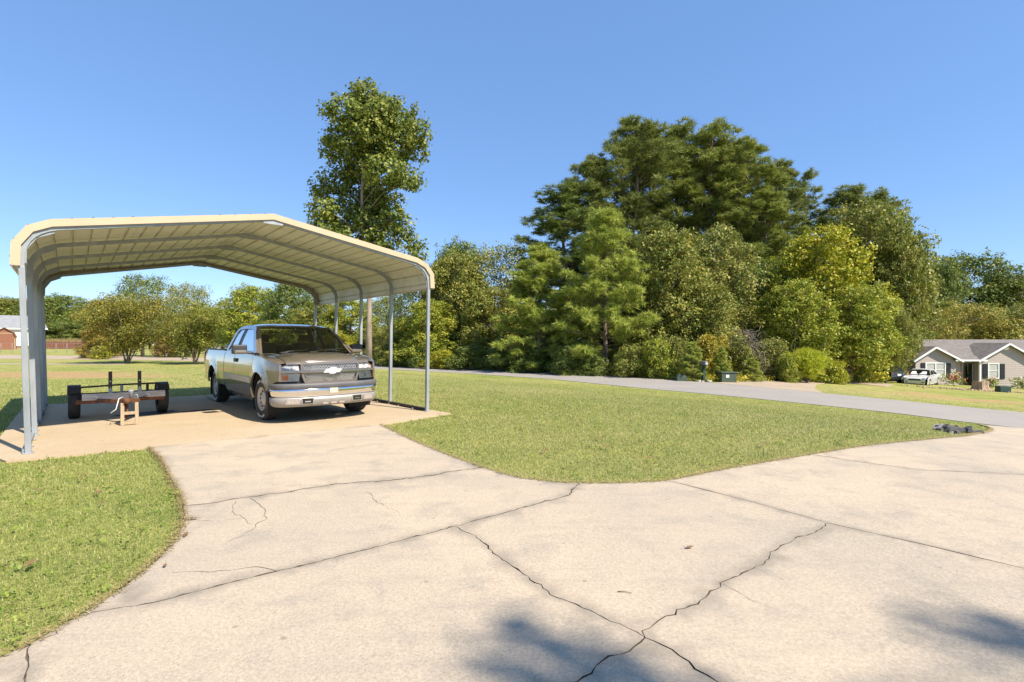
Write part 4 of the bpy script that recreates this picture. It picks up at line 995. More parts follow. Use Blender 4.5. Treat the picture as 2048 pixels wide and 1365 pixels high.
for a in [('round', 120, 118, 590, 120, 'dome shaped tree standing highest in the far tree line', (.9, 1, .85)), ('round', 75, 125, 598, 110, 'dark tree of the far line above the white house roof', DEEP), ('round', 165, 112, 622, 80, 'green tree of the far line above the red fence', (1, 1.1, .9)), ('round', 28, 122, 596, 90, 'brownish tree of the far line behind the white house', OLIVE), ('round', -25, 120, 588, 90, 'brown green tree at the end of the far line', GREY),
          ('round', 215, 124, 600, 90, 'pale tree of the far line next to the bronze shrub', GREY), ('round', 300, 128, 628, 110, 'low tree of the far line behind the brick sign wall', DEEP), ('round', 420, 125, 616, 90, 'yellowish tree of the far line over the truck bed', LIME), ('edge', 120, 105, 645, 110, 'dark shrubby tree at the foot of the far tree line', DEEP), ('edge', 172, 108, 650, 70, 'low dark shrub tree beside the far dry grass', DEEP), ('round', 360, 122, 630, 90, 'small tree of the far line between the shrub trees', OLIVE)]:
    tree(*a, name='field_tree', group=TG)
# behind the grey house
HG = 'trees behind the grey house'
for a in [('round', 1935, 74, 507, 180, 'large dark rounded tree highest behind the grey house', (.85, .95, .85)), ('round', 2040, 72, 545, 150, 'olive tree cut by the picture edge behind the house', OLIVE), ('round', 1868, 70, 520, 90, 'green tree between the wood and the dark rounded tree', DEEP), ('round', 1940, 62, 606, 130, 'tan autumn tree just above the house roof', TAN), ('airy', 1866, 60, 600, 90, 'sparse pale tree beside the autumn tree', TAN), ('round', 2030, 62, 610, 100, 'grey green tree above the gable vent', GREY), ('edge', 1890, 66, 640, 110, 'brown scrub behind the roof ridge', GREY), ('edge', 1990, 66, 640, 110, 'low green scrub behind the roof ridge', OLIVE)]:
    tree(*a, name='broadleaf_tree', group=HG)
# bushes of the roadside
UG = 'bushes along the far road edge'
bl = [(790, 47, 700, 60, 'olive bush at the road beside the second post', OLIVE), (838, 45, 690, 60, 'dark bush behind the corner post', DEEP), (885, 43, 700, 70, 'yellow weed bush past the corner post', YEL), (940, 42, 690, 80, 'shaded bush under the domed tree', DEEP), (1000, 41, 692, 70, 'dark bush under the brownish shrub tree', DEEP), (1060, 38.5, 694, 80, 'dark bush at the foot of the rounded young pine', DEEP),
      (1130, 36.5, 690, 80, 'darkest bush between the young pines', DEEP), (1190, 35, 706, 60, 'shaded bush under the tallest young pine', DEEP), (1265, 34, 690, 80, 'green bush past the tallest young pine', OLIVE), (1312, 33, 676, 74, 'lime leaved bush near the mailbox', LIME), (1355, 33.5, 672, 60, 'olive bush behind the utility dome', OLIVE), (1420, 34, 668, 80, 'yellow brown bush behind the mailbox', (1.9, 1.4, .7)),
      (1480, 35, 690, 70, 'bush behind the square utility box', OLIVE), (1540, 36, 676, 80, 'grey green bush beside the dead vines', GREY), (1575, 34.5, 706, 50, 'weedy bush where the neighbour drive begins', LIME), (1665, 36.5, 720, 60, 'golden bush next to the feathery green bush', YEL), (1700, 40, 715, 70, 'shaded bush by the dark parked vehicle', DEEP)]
for px, d, top, w, lab, c in bl: tree('bush', px, d, top, w, lab, c, name='bush', cat='bush', group=UG)
# feathery bright bush
rng = np.random.default_rng(31); n = 2600; an = rng.uniform(0, 2 * math.pi, n); el = np.abs(rng.normal(.25, .28, n)); hh = rng.uniform(.25, 1, n)
d3 = np.stack([np.cos(an) * np.sin(el), np.sin(an) * np.sin(el), np.cos(el)], 1); Cc = d3 * (hh * 2.2)[:, None]
v, a = needles(rng, Cc, d3 + np.array([.15, 0, .5]), 6, .42, .03)
fb = thing('feathery_bush', 'bright green feathery bush at the neighbour drive', 'bush', (X(1612, 35), 35, tz(X(1612, 35), 35) - .05), 0)
tm = MB()
for k in range(14): q = d3[k]; tm.tube([(0, 0, 0), tuple(q * 1.0), tuple(q * 2.0)], [.02, .014, .006], 4, False)
link('stem', trunk_mesh(tm, 'bark'), None, fb); link('foliage', crown_mesh(v, a, 'needle', 3), None, fb, (2.1, 2.0, .6))
# dead vine mound: tangle of bare stems
rng = np.random.default_rng(32); tm = MB()
for k in range(420):
    p = Vector((rng.normal() * .75, rng.normal() * .4, rng.uniform(.2, 3.4))); d = Vector(unit(rng.normal(size=(1, 3)))[0]); p.x *= 1.25 - p.z / 5
    q = p + d * rng.uniform(.4, 1.1) - Vector((0, 0, .3)); tm.tube([p, p.lerp(q, .5) + Vector((0, 0, .14)), q], [.013, .011, .006], 3, False)
dv = thing('dead_vines', 'mound of grey brown dead vines hanging over the shrubs', 'vines', (X(1490, 35.5), 35.2, tz(X(1490, 35.5), 35.2)), 0)
simple('vine_wood', (.21, .17, .135), .95, var=.35); link('stems', trunk_mesh(tm, 'vine_wood'), None, dv)
# weeds and low growth, uncountable
def patch_leaves(name, pts, h, per, L, mat, col, W=.6, up=.3, seed=1, sig=.13):
    rng = np.random.default_rng(seed); C = np.array([(x, y, tz(x, y) + rng.uniform(0, 1) ** 1.4 * h) for x, y in pts]); D = unit(rng.normal(size=(len(C), 3)) + np.array([0, -.4, .6]))
    v, a = leaf_cloud(rng, C, D, per, sig, L, L * W, up=up); o = link(name, crown_mesh(v, a, mat), None, None, col); return tag(o, kind='stuff')
def strip(e, n, seed, spread=1.0):
    rng = np.random.default_rng(seed); out = []
    w = [at(*p).to_2d() for p in e]
    for k in range(n):
        i = rng.integers(0, len(w) - 1); p = w[i].lerp(w[i + 1], rng.uniform()); out.append((p.x + rng.normal() * spread * .3 + rng.uniform(0, spread) * .75, p.y + rng.uniform(.15, spread)))
    return out
patch_leaves('undergrowth', strip([(700, 725), (782, 728), (940, 734), (1099, 742), (1280, 754), (1400, 763)], 2600, 3, 2.4), .75, 8, .14, 'leaf', (1.45, 1.35, .7), seed=3)
patch_leaves('roadside_weeds', strip([(1400, 763.5), (1440, 763.5), (1500, 760.5), (1560, 758.8), (1660, 758.5), (1690, 760)], 1500, 4, 1.6), .40, 8, .13, 'leaf', (2.0, 1.6, .8), seed=4)
patch_leaves('forest_floor', strip([(782, 722), (1000, 731), (1200, 742), (1400, 752), (1600, 752), (1750, 755)], 2600, 5, 9), .9, 7, .2, 'leaf', (.8, .8, .7), seed=5)

# ================================================================== GRASS
rng = np.random.default_rng(41)
def scatter(n, d0, d1, pw):
    u = rng.uniform(0, 1, n); d = (d0 ** (2 - pw) + u * (d1 ** (2 - pw) - d0 ** (2 - pw))) ** (1 / (2 - pw)); a = rng.uniform(-R(47.5), R(47.5), n)
    return np.stack([d * np.sin(a), d * np.cos(a)], 1), d
P, dist = scatter(1150000, 2.3, 40, 1.5)
ok = (P[:, 1] > 1.8) & (rng.uniform(0, 1, len(P)) < np.clip((38 - dist) / 22, 0, 1))
dr = np.array([(p.x, p.y) for p in DRIVE]); jit = rng.normal(size=P.shape) * .014 + .02 * np.sin(P[:, ::-1] * 9 + np.sin(P * 5)) + .014 * np.sin(P[:, ::-1] * 31)
for poly in (dr, np.array(SLAB), np.array(ROAD), np.array(FROAD)): ok &= ~inside(P + jit, poly)
for (px, py, rx, ry) in ((60, 748, 5.5, 2.6), (205, 752, 4.0, 1.3)):      # worn clay stays bare
    w = at(px, py); e = np.hypot((P[:, 0] - w.x) / rx, (P[:, 1] - w.y) / ry) + .35 * np.sin(P[:, 0] * 2.3 + np.sin(P[:, 1] * 3)); ok &= ~((e < .95) & (rng.uniform(0, 1, len(P)) < .8))
P, dist = P[ok], dist[ok]; nP = len(P)
from_noise = np.sin(P[:, 0] * 1.7 + np.sin(P[:, 1] * 1.1) * 2) * np.sin(P[:, 1] * 1.9 + np.sin(P[:, 0] * .8) * 2) * .5 + np.sin(P[:, 0] * .55 + 1.3) * np.sin(P[:, 1] * .47) * .5
base = np.c_[P, terr(P[:, 0], P[:, 1]) - .03]
sc = np.clip(dist / 5.5, .7, 2.4)[:, None]
ht = rng.uniform(.02, .044, (nP, 1)) * np.clip(sc ** .25, .9, 1.3); an = rng.uniform(0, 2 * math.pi, nP); lean = np.abs(rng.normal(0, .9, nP))[:, None]
dirh = np.stack([np.cos(an), np.sin(an), np.zeros(nP)], 1); side = np.stack([-np.sin(an + rng.normal(0, .6, nP)), np.cos(an), np.zeros(nP)], 1); w = .0036 * sc * rng.uniform(.7, 1.4, (nP, 1))
upv = np.array([0, 0, 1.]); mid = base + upv * ht * .6 + dirh * ht * lean * .35; tip = base + upv * ht * np.maximum(.35, 1 - lean * .4) + dirh * ht * lean * 1.1
tri = np.stack([base - side * w, base + side * w, tip], 1).reshape(-1, 3)
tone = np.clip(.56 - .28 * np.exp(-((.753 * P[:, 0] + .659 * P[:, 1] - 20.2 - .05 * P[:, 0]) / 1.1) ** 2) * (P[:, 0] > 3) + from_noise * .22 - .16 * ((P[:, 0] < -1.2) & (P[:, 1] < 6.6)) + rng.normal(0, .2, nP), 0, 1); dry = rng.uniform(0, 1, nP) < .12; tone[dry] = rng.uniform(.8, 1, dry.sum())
tri[0::3] -= 0
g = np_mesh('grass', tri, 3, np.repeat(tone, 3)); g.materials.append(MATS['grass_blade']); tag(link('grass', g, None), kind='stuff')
ok2 = (dist < 15) & (rng.uniform(0, 1, nP) < .004)
patch_leaves('lawn_weeds', [tuple(q) for q in P[ok2]], .004, 8, .024, 'leaf', (1.0, 1.2, .8), up=1.2, seed=6, sig=.022)
# straw rim of cut grass along the concrete
pts = []
for l in (LBa, LBb, LBc, LBd[:3], RBa, RBb, RBc, RBd, RBe):
    for p, q in zip(l[:-1], l[1:]):
        dd = q - p; nn = Vector((-dd.y, dd.x)).normalized()
        for k in range(int(dd.length * 420)): s = p.lerp(q, rng.uniform()) + nn * rng.normal() * .018; pts.append((s.x, s.y))
pts = np.array(pts); n = len(pts); b3 = np.c_[pts, terr(pts[:, 0], pts[:, 1]) + rng.uniform(.002, .02, n)]; an = rng.uniform(0, 6.28, n); d3_ = np.stack([np.cos(an), np.sin(an), rng.uniform(-.05, .3, n)], 1); s3 = np.stack([-np.sin(an), np.cos(an), np.zeros(n)], 1) * .003
tri = np.stack([b3 - s3, b3 + s3, b3 + d3_ * rng.uniform(.02, .06, (n, 1))], 1).reshape(-1, 3)
g = np_mesh('clippings', tri, 3, np.repeat(rng.uniform(0, 1, n), 3)); g.materials.append(MATS['straw']); tag(link('grass_clippings', g, None), kind='stuff')
# dry field beyond the fence
rng = np.random.default_rng(42); n = 9000; px = rng.uniform(70, 235, n); dd = rng.uniform(93, 101, n); fx = (px - 1024) / F * dd
b3 = np.stack([fx, dd, np.zeros(n)], 1); hgt = rng.uniform(.9, 2.0, (n, 1)); s3 = np.array([.06, 0, 0]); tri = np.stack([b3 - s3, b3 + s3, b3 + np.array([0, 0, 1]) * hgt + rng.normal(size=(n, 3)) * .15], 1).reshape(-1, 3)
g = np_mesh('dry_grass', tri, 3, np.repeat(rng.uniform(0, 1, n), 3)); g.materials.append(MATS['straw']); tag(link('dry_field_grass', g, None), kind='stuff')

# ================================================================== GREY HOUSE
HD = 46.0; hx0 = X(1871, HD); hz = Zw(773, HD)
house = thing('house', 'tan grey one storey house with white trimmed gables and black shutters', 'house', (hx0, HD, hz), 0)
hxl = lambda px, dy=0: X(px, HD + dy) - hx0                # local x of a photo column on a plane dy behind the front
hzl = lambda py, dy=0: Zw(py, HD + dy) - hz
def wall(poly, y, name='wall', mat='siding_tan', th=.14, holes=()):
    """poly in (x,z), front face at y"""
    v, fs, loops = fill([poly] + list(holes), 60, False); m = MB()
    m.add([(x, y, z) for x, z in v], fs); m.add([(x, y + th, z) for x, z in v], [f[::-1] for f in fs])
    for l in loops: n = len(l); m.add([(x, y, z) for x, z in l] + [(x, y + th, z) for x, z in l], [(i, (i + 1) % n, n + (i + 1) % n, n + i) for i in range(n)])
    return m.build(name, mat, house)
xA, xB, xP = hxl(1831), hxl(1911), hxl(1866); zE, zPk = hzl(719), hzl(694)
xC, xD_, xR = hxl(1960), hxl(2066), hxl(2012); zRk = hzl(687)
xL = hxl(1818, .6); xEnd = hxl(2160, .6); zRidge = hzl(679.5, 4.6)
wall([(xA, -.4), (xB, -.4), (xB, zE), (xP, zPk - .06), (xA, zE)], 0)
wall([(xL, -.4), (xA, -.4), (xA, zE), (xL, zE)], .6)
wall([(xB - .1, -.4), (xC + .1, -.4), (xC + .1, zE), (xB - .1, zE)], .66)
wall([(xC, -.6), (xD_, -.6), (xD_, zE), (xR, zRk - .06), (xC, zE)], 0)
wall([(xD_, -.4), (xEnd, -.4), (xEnd, zE), (xD_, zE)], .6)
for x0, x1 in ((xL, xL + .14), (xA, xA + .14), (xB - .14, xB), (xC, xC + .14), (xD_ - .14, xD_)):
    m = MB(); m.box(((x0 + x1) / 2, 4.2 if x0 == xL else .9, (zE - .4) / 2), (.139, 7.0 if x0 == xL else 1.6, zE + .4)); m.build('wall', 'siding_tan', house)
def siding(x0, x1, z0, z1, y, top=None):
    m = MB(); z = z0
    while z < z1 - .05:
        zz = min(z + .17, z1); a, b = x0, x1
        if top: a, b = top(zz)
        if b - a > .1: m.add([(a, y - .022, z), (b, y - .022, z), (b, y - .004, zz), (a, y - .004, zz), (a, y - .002, z), (b, y - .002, z)], [(0, 1, 2, 3), (4, 5, 1, 0)])
        z += .17
    o = m.build('siding_board', 'siding_tan', house); o['kind'] = 'stuff'
gab = lambda xa, xb, xp, zp: (lambda z: (xa, xb) if z <= zE else (xa + (xp - xa) * (z - zE) / (zp - zE), xb + (xp - xb) * (z - zE) / (zp - zE)))
siding(xA, xB, -.4, zPk - .1, 0, gab(xA, xB, xP, zPk - .06)); siding(xC, xD_, -.4, zRk - .1, 0, gab(xC, xD_, xR, zRk - .06)); siding(xL, xA, -.4, zE, .6)
def roofslab(pts, th=.10, name='roof', mat='shingle'):
    n = len(pts); m = MB(); lo = [(x, y, z - th) for x, y, z in pts]
    m.add(pts + lo, [tuple(range(n)), tuple(range(2 * n - 1, n - 1, -1))] + [(i, n + i, n + (i + 1) % n, (i + 1) % n) for i in range(n)]); return m.build(name, mat, house)
ov = .35
roofslab([(xL - .35, .2, zE), (xEnd, .2, zE), (xEnd, 4.6, zRidge), (hxl(1846, 4.6), 4.6, zRidge)])
roofslab([(xL - .35, .2, zE), (hxl(1846, 4.6), 4.6, zRidge), (xEnd, 4.6, zRidge), (xEnd, 9.0, zE), (xL - .35, 9.0, zE)][0:2] + [(xL - .35, 9.0, zE)])
roofslab([(hxl(1846, 4.6), 4.6, zRidge), (xEnd, 4.6, zRidge), (xEnd, 9.0, zE), (xL - .35, 9.0, zE)])
roofslab([(xB - .2, -.25, zE - .03), (xC + .2, -.25, zE - .03), (xC + .2, 1.6, zE + .62), (xB - .2, 1.6, zE + .62)])
for xa, xb, xp, zp in ((xA, xB, xP, zPk), (xC, xD_, xR, zRk)):
    zz = zE - .10
    roofslab([(xa - .42, -ov, zz), (xp, -ov, zp + .04), (xp, 3.2, zp + .04), (xa - .42, 3.2, zz)]); roofslab([(xp, -ov, zp + .04), (xb + .42, -ov, zz), (xb + .42, 3.2, zz), (xp, 3.2, zp + .04)])
    t = MB(); t.bar((xa - .42, -ov - .03, zz - .10), (xp, -ov - .03, zp - .06), .05, .15, (0, 0, 1)); t.bar((xb + .42, -ov - .032, zz - .10), (xp, -ov - .032, zp - .06), .05, .15, (0, 0, 1)); t.build('gable_trim', 'white_paint', house)
m = MB(); m.box(((xB + xC) / 2 + .05, -.30, zE - .10), (xC - xB + .6, .12, .14)); m.build('gutter', 'white_paint', house)
m = MB(); m.box((xL + .1, .16, zE - .10), (1.2, .10, .14)); m.build('gutter', 'white_paint', house)
m = MB(); m.ball((0, 0, 0), (.30, .03, .20), 16, Matrix.Translation((xR, -.03, hzl(696.6)))); m.build('gable_vent', 'white_paint', house)
def window(pxa, pxb, pya, pyb, panes, y=-.03):
    x0, x1, z1, z0 = hxl(pxa), hxl(pxb), hzl(pya), hzl(pyb); m = MB(); t = .09
    for c, s in ((((x0 + x1) / 2, y, z0), (x1 - x0 + t, .07, t)), (((x0 + x1) / 2, y, z1), (x1 - x0 + t, .07, t))): m.box(c, s)
    for k in range(panes + 1): m.box((x0 + (x1 - x0) * k / panes, y - .003, (z0 + z1) / 2), (t, .07, z1 - z0 - t))
    fr = m.build('window', 'white_paint', house)
    for k in range(panes):
        a, b = x0 + (x1 - x0) * k / panes + t / 2, x0 + (x1 - x0) * (k + 1) / panes - t / 2
        for c, d in ((z0 + t / 2, (z0 + z1) / 2 - .02), ((z0 + z1) / 2 + .02, z1 - t / 2)):
            p = MB(); p.box(((a + b) / 2, y + .02, (c + d) / 2), (b - a, .02, d - c)); p.build('pane', 'blind_white', fr)
        p = MB(); p.box(((a + b) / 2, y, (z0 + z1) / 2), (b - a, .05, .04)); p.build('sash', 'white_paint', fr)
    return z0, z1
z0, z1 = window(1851, 1889.5, 726.5, 754, 2); window(1976, 1996.5, 727.5, 757, 1)
for a, b, c, d in ((1841.3, 1849.7, 726.5, 755), (1891.3, 1900.6, 727, 755), (1964.5, 1974, 728, 757), (1998.5, 2008.5, 728, 758)):
    x0, x1, zt_, zb_ = hxl(a), hxl(b), hzl(c), hzl(d); m = MB(); m.box(((x0 + x1) / 2, -.045, (zt_ + zb_) / 2), (x1 - x0, .05, zt_ - zb_)); sh = m.build('shutter', 'shutter_black', house)
    m = MB()
    for k in range(14): m.box(((x0 + x1) / 2, -.075, zb_ + .08 + (zt_ - zb_ - .16) * k / 13), (x1 - x0 - .1, .015, .05))
    o = m.build('louvre', 'shutter_black', sh); o['kind'] = 'stuff'
xa, xb = hxl(1925, .6), hxl(1944, .6); m = MB(); m.box(((xa + xb) / 2, .62, 1.02), (xb - xa, .06, 2.1)); dr_ = m.build('door', 'door_dark', house)
m = MB(); m.box(((xa + xb) / 2, .59, 1.1), ((xb - xa) * .6, .02, 1.5)); m.build('glass', 'blind_white' if False else 'tinted_glass', dr_)
m = MB(); m.box((xa - .05, .60, 1.02), (.1, .08, 2.12)); m.box((xb + .05, .60, 1.02), (.1, .08, 2.12)); m.build('door_frame', 'siding_tan', house)
m = MB(); m.box((hxl(1957), -.12, (zE - .5) / 2 + .1), (.13, .13, zE - .1)); m.build('porch_column', 'white_paint', house)
m = MB(); m.box(((xB + xC) / 2, .7, -.12), (xC - xB - .3, 1.5, .16)); m.build('porch_floor', 'pale_concrete', house)
for k in range(2):
    m = MB(); m.box(((xB + xC) / 2 - .2, -.25 - .3 * k, -.24 - .16 * k), (1.8, .32, .16)); m.build('porch_step', 'brick', house)
m = MB(); m.box((hxl(1939, -.5), -.9, .05), (.07, .07, .85)); m.build('rail_post', 'white_paint', house)
# flowers, stump, dark box, ball
def flowers(px, d, pyb, w, h, cols, label, n=40):
    z0 = tz(X(px, d), d); t = thing('flower_bush', label, 'flowers', (X(px, d), d, z0 - .03), 0); rg = np.random.default_rng(int(px)); C = rg.normal(size=(70, 3)) * np.array([w / 3, .25, h / 4]) + np.array([0, 0, h / 2]); C[:, 2] = np.abs(C[:, 2])
    v, a = leaf_cloud(rg, C, unit(C - np.array([0, 0, h / 3])), 10, .09, .12, .08); link('foliage', crown_mesh(v, a, 'leaf'), None, t, (1.3, 1.4, .8))
    for c in cols:
        m = MB()
        for k in range(n // len(cols)): q = (rg.normal() * w / 3, -.28 + rg.normal() * .12, h * rg.uniform(.35, 1)); m.ball(q, rg.uniform(.05, .09), 6)
        m.build('blossom', c, t)
flowers(1905, 44.3, 775, 1.1, 1.15, ('rose_red', 'rose_pink'), 'rose bush with red blooms beside the porch steps'); flowers(1978, 44.6, 776, .7, 1.0, ('rose_pink',), 'pink flowered bush behind the tree stump', 14); flowers(2043, 44.2, 782, 1.5, 1.1, ('bloom_yellow', 'white_paint'), 'yellow and white flowering bush under the house window', 26)
sx, sd = X(1960, 38.5), 38.5; stp = thing('tree_stump', 'jagged tan tree stump on the grass in front of the house', 'stump', (sx, sd, tz(sx, sd) - .06), 0)
rows = []; rg = np.random.default_rng(5)
for i, (z, r) in enumerate(((0, .62), (.15, .50), (.45, .43), (.72, .44))): rows.append([(r * (1 + .13 * math.sin(k * 1.7) + .07 * math.sin(k * 4.1)) * math.cos(2 * math.pi * k / 18), r * (1 + .13 * math.sin(k * 1.7)) * math.sin(2 * math.pi * k / 18), z + (rg.uniform(-.06, .10) if i == 3 else 0)) for k in range(18)])
m = MB(); m.grid(rows, False, True); m.add(rows[-1] + [(0, 0, .62)], [(k, (k + 1) % 18, 18) for k in range(18)]); m.build('stump_wood', 'stump_wood', stp)
ux, ud = X(2006, 37.5), 37.5; ub = thing('utility_pedestal', 'dark green utility pedestal box on the house lawn', 'utility box', (ux, ud, tz(ux, ud) - .04), 0)
m = MB(); m.box((0, 0, .22), (.80, .45, .44)); m.build('body', 'utility_dark', ub, .03); m = MB(); m.box((-.06, 0, .45), (.70, .40, .06)); m.build('lid', 'utility_dark', ub, .02)
# bark mulch and debris round the stump
rg = np.random.default_rng(9); m = MB()
for k in range(160):
    x = sx + rg.normal() * 1.9 - .5; y = sd - .2 + rg.normal() * .5; m.ball((x, y, tz(x, y)), (rg.uniform(.05, .16), rg.uniform(.04, .1), rg.uniform(.03, .09)), 6)
tag(m.build('stump_mulch', 'stump_wood'), kind='stuff')

# ================================================================== CARS
def simple_car(name, label, loc, rot, prof, glass_seg, wheels, paint, W=.88, wr=.32, win=(), lamps=True, cat='car'):
    """prof: top outline (x,z,half width) from the front bumper bottom over the roof to the rear bumper bottom"""
    car = thing(name, label, cat, loc, rot); out = [(x, z) for x, z, w in prof]
    P = [.2, .45, .75, .95, 1.45]; Yw = [W * .95, W, W * .985, W * .93, W * .68]
    yw = lambda z: float(np.interp(z, P, Yw))
    rows = []; pr = []
    for (a, b) in zip(prof[:-1], prof[1:]):
        for t in np.linspace(0, 1, 4)[:-1]: pr.append([p + (q - p) * t for p, q in zip(a, b)])
    pr.append(list(prof[-1]))
    def stripm(name, seg, mat, off=0):
        m = MB(); m.grid([[(x, u * min(w, yw(z)), z + .03 * (1 - u * u) + off) for u in np.linspace(-1, 1, 9)] for x, z, w in seg]); return m.build(name, mat, car)
    g = []
    for a, b in glass_seg: g.append((a * 3, b * 3))
    cur = 0
    for a, b in g: 
        if a > cur: stripm('body', pr[cur:a + 1], paint)
        stripm('windshield', pr[a:b + 1], 'tinted_glass', .003); cur = b
    stripm('body', pr[cur:], paint)
    low = [(x, z) for x, z, w in prof]; x0, x1 = low[0][0], low[-1][0]
    bottom = []
    for c in sorted(wheels): bottom += [(c + wr * 1.16 * math.cos(R(a)), wr + wr * 1.16 * math.sin(R(a))) for a in np.linspace(200, -20, 10)]
    for s in (-1, 1):
        v, fs, loops = fill([low + [p for p in bottom if True] if low[-1][0] < low[0][0] else low[::-1] + bottom], .16)
        m = MB(); m.add([(x, s * yw(z), z) for x, z in v], fs, True); m.build('side_panel', paint, car)
        for w in win:
            v, fs, loops = fill([w], .2); m = MB(); m.add([(x, s * (yw(z) + .006), z) for x, z in v], fs, True); m.build('side_window', 'tinted_glass', car)
        for c in wheels:
            m = MB(); m.lathe([(0, .04), (wr * .6, .06), (wr * .62, .1), (wr * .95, .09), (wr, .05), (wr, -.1), (0, -.1)], 22, Matrix.Translation((c, s * (W - .11), wr)) @ Matrix.Scale(s, 4, (0, 1, 0))); wo = m.build('wheel', 'rubber', car)
            m = MB(); m.lathe([(0, .105), (wr * .3, .108), (wr * .6, .102), (wr * .62, .09)], 18, Matrix.Translation((c, s * (W - .11), wr)) @ Matrix.Scale(s, 4, (0, 1, 0))); m.build('rim', 'alloy', wo)
        m = MB(); m.ball((prof[4][0] - .35, s * (W + .10), .98), (.09, .10, .07), 8); m.build('mirror', paint, car)
    m = MB(); m.box(((x0 + x1) / 2, 0, .42), (abs(x1 - x0) - .3, W * 1.7, .35)); m.build('underbody', 'well_dark', car)
    return car, yw
cx, cd = X(1843, 44.0), 44.0
car, yw = simple_car('sedan', 'silver white sedan parked nose out before the grey house', (cx, cd, tz(cx, cd) - .12), R(-141), [(2.20, .22, .70), (2.26, .50, .72), (2.20, .66, .74), (1.95, .80, .78), (1.10, .93, .80), (.35, 1.36, .60), (-.15, 1.43, .60), (-.85, 1.38, .59), (-1.65, 1.02, .72), (-2.20, .96, .72), (-2.30, .60, .72), (-2.25, .25, .70)],
    [(4, 5), (7, 8)], (1.35, -1.35), 'silver_paint', win=([(.92, .98), (.34, 1.29), (-.22, 1.35), (-.22, .97)], [(-.30, .97), (-.30, 1.35), (-.8, 1.31), (-1.35, 1.04), (-1.3, .98)]))
m = MB(); m.box((2.26, 0, .60), (.03, .82, .14)); m.build('grille', 'plastic_dark', car, .01)
for s in (-1, 1):
    m = MB(); m.ball((2.16, s * .62, .67), (.08, .17, .075), 10); m.build('headlight', 'chrome', car)
    m = MB(); m.box((2.235, s * .55, .38), (.04, .16, .07)); m.build('fog_lamp', 'plastic_dark', car)
for k in (-1, 0, 1): m = MB(); m.box((.78 + .02 * k, k * .36, 1.165), (.16, .28, .012), None); m.build('glare_strip', 'glare_white', car) if False else None
sh = MB(); sh.add([(1.00, -.55, 1.02), (1.00, .55, 1.02), (.62, .50, 1.235), (.62, -.50, 1.235)], [(0, 1, 2, 3)]); sh.build('windshield_glare', 'glare_white', car, 0, .006)  # white sheet laid on the windshield, its colour stands in for glare
vx, vd = X(1757, 46), 46
suv, yw = simple_car('dark_vehicle', 'dark vehicle parked in deep shade under the low branched tree', (vx, vd, tz(vx, vd) - .1), R(95), [(2.30, .30, .75), (2.36, .70, .78), (2.25, .95, .80), (1.2, 1.05, .84), (.55, 1.60, .66), (-.4, 1.68, .66), (-1.9, 1.64, .66), (-2.25, 1.05, .80), (-2.32, .6, .8), (-2.3, .3, .78)], [(3, 4), (6, 7)], (1.4, -1.4), 'black_paint', W=.93, wr=.36,
    win=([(1.0, 1.1), (.5, 1.5), (-.2, 1.55), (-.2, 1.08)], [(-.3, 1.08), (-.3, 1.55), (-1.7, 1.52), (-1.95, 1.1)]), cat='vehicle')
m = MB(); m.box((-2.34, .1, .78), (.02, .34, .17)); m.build('licence_plate', 'white_paint', suv)
for s in (-1, 1): m = MB(); m.box((-2.31, s * .72, .92), (.05, .16, .16)); m.build('tail_light', 'red_lens', suv, .02)

# ================================================================== ROADSIDE THINGS
mx, md = X(1410, 29.5), 29.5; zb = at(1410, 763).z; mdv = at(1410, 764); mx, md = mdv.x, mdv.y + .25
mb = thing('mailbox', 'grey roadside mailbox on a dark green post by the road', 'mailbox', (mx, md, tz(mx, md)), R(20)); sc_ = md / F
m = MB(); m.box((0, 0, .46), (.16, .16, .96)); m.box((0, 0, 1.0), (.22, .40, .05)); m.bar((0, .02, .55), (0, -.16, .96), .09); m.build('post', 'utility_dark', mb, .01)
rows = []
for y in (-.26, .24): rows.append([(-.11, y, 1.03), (.11, y, 1.03)] + [(.11 * math.cos(a), y, 1.16 + .11 * math.sin(a)) for a in np.linspace(0, math.pi, 9)])
m = MB(); m.grid(rows, False, True); m.add(rows[0], [tuple(range(11))]); m.add(rows[1], [tuple(range(11))[::-1]]); m.build('box', 'toolbox_metal', mb)
m = MB(); m.box((0, -.275, 1.13), (.18, .015, .18)); m.build('door', 'galvanised', mb, .01); m = MB(); m.box((.125, .05, 1.2), (.012, .05, .16)); m.build('flag', 'red_lens', mb)
m = MB(); m.box((.0, -.29, 1.10), (.10, .012, .06)); m.build('number_plate', 'white_paint', mb)
for k, (dx, dy, s) in enumerate(((-.32, -.10, .17), (.30, -.12, .2), (.42, .1, .14), (-.12, -.2, .12), (-.46, .05, .13))):
    m = MB(); rg = np.random.default_rng(70 + k); m.ball((0, 0, 0), (s, s * .8, s * .6), 8); m.v = [Vector((p.x * rg.uniform(.8, 1.2), p.y * rg.uniform(.8, 1.2), p.z * rg.uniform(.8, 1.15))) for p in m.v]
    o = m.build('rock', 'stone'); o.location = (mx + dx, md + dy, tz(mx + dx, md + dy)); tag(o, 'pale rock at the foot of the mailbox post', 'rock', 'rocks round the mailbox post')
gx, gd = X(1452, 31.5), 31.5; gb = thing('transformer_box', 'square green utility box with a white sticker beside the mailbox', 'utility box', (gx, gd, tz(gx, gd) - .03), R(8))
m = MB(); m.box((0, 0, .30), (1.00, .75, .60)); m.build('body', 'utility_green', gb, .03); m = MB(); m.box((0, -.02, .63), (1.06, .82, .07)); m.build('lid', 'utility_green', gb, .02); m = MB(); m.box((-.12, -.385, .40), (.20, .012, .17)); m.build('sticker', 'white_paint', gb)
gx, gd = X(1362, 31.2), 31.2; gb = thing('utility_dome', 'low rounded green utility dome half hidden in weeds', 'utility box', (gx, gd, tz(gx, gd) - .03), 0)
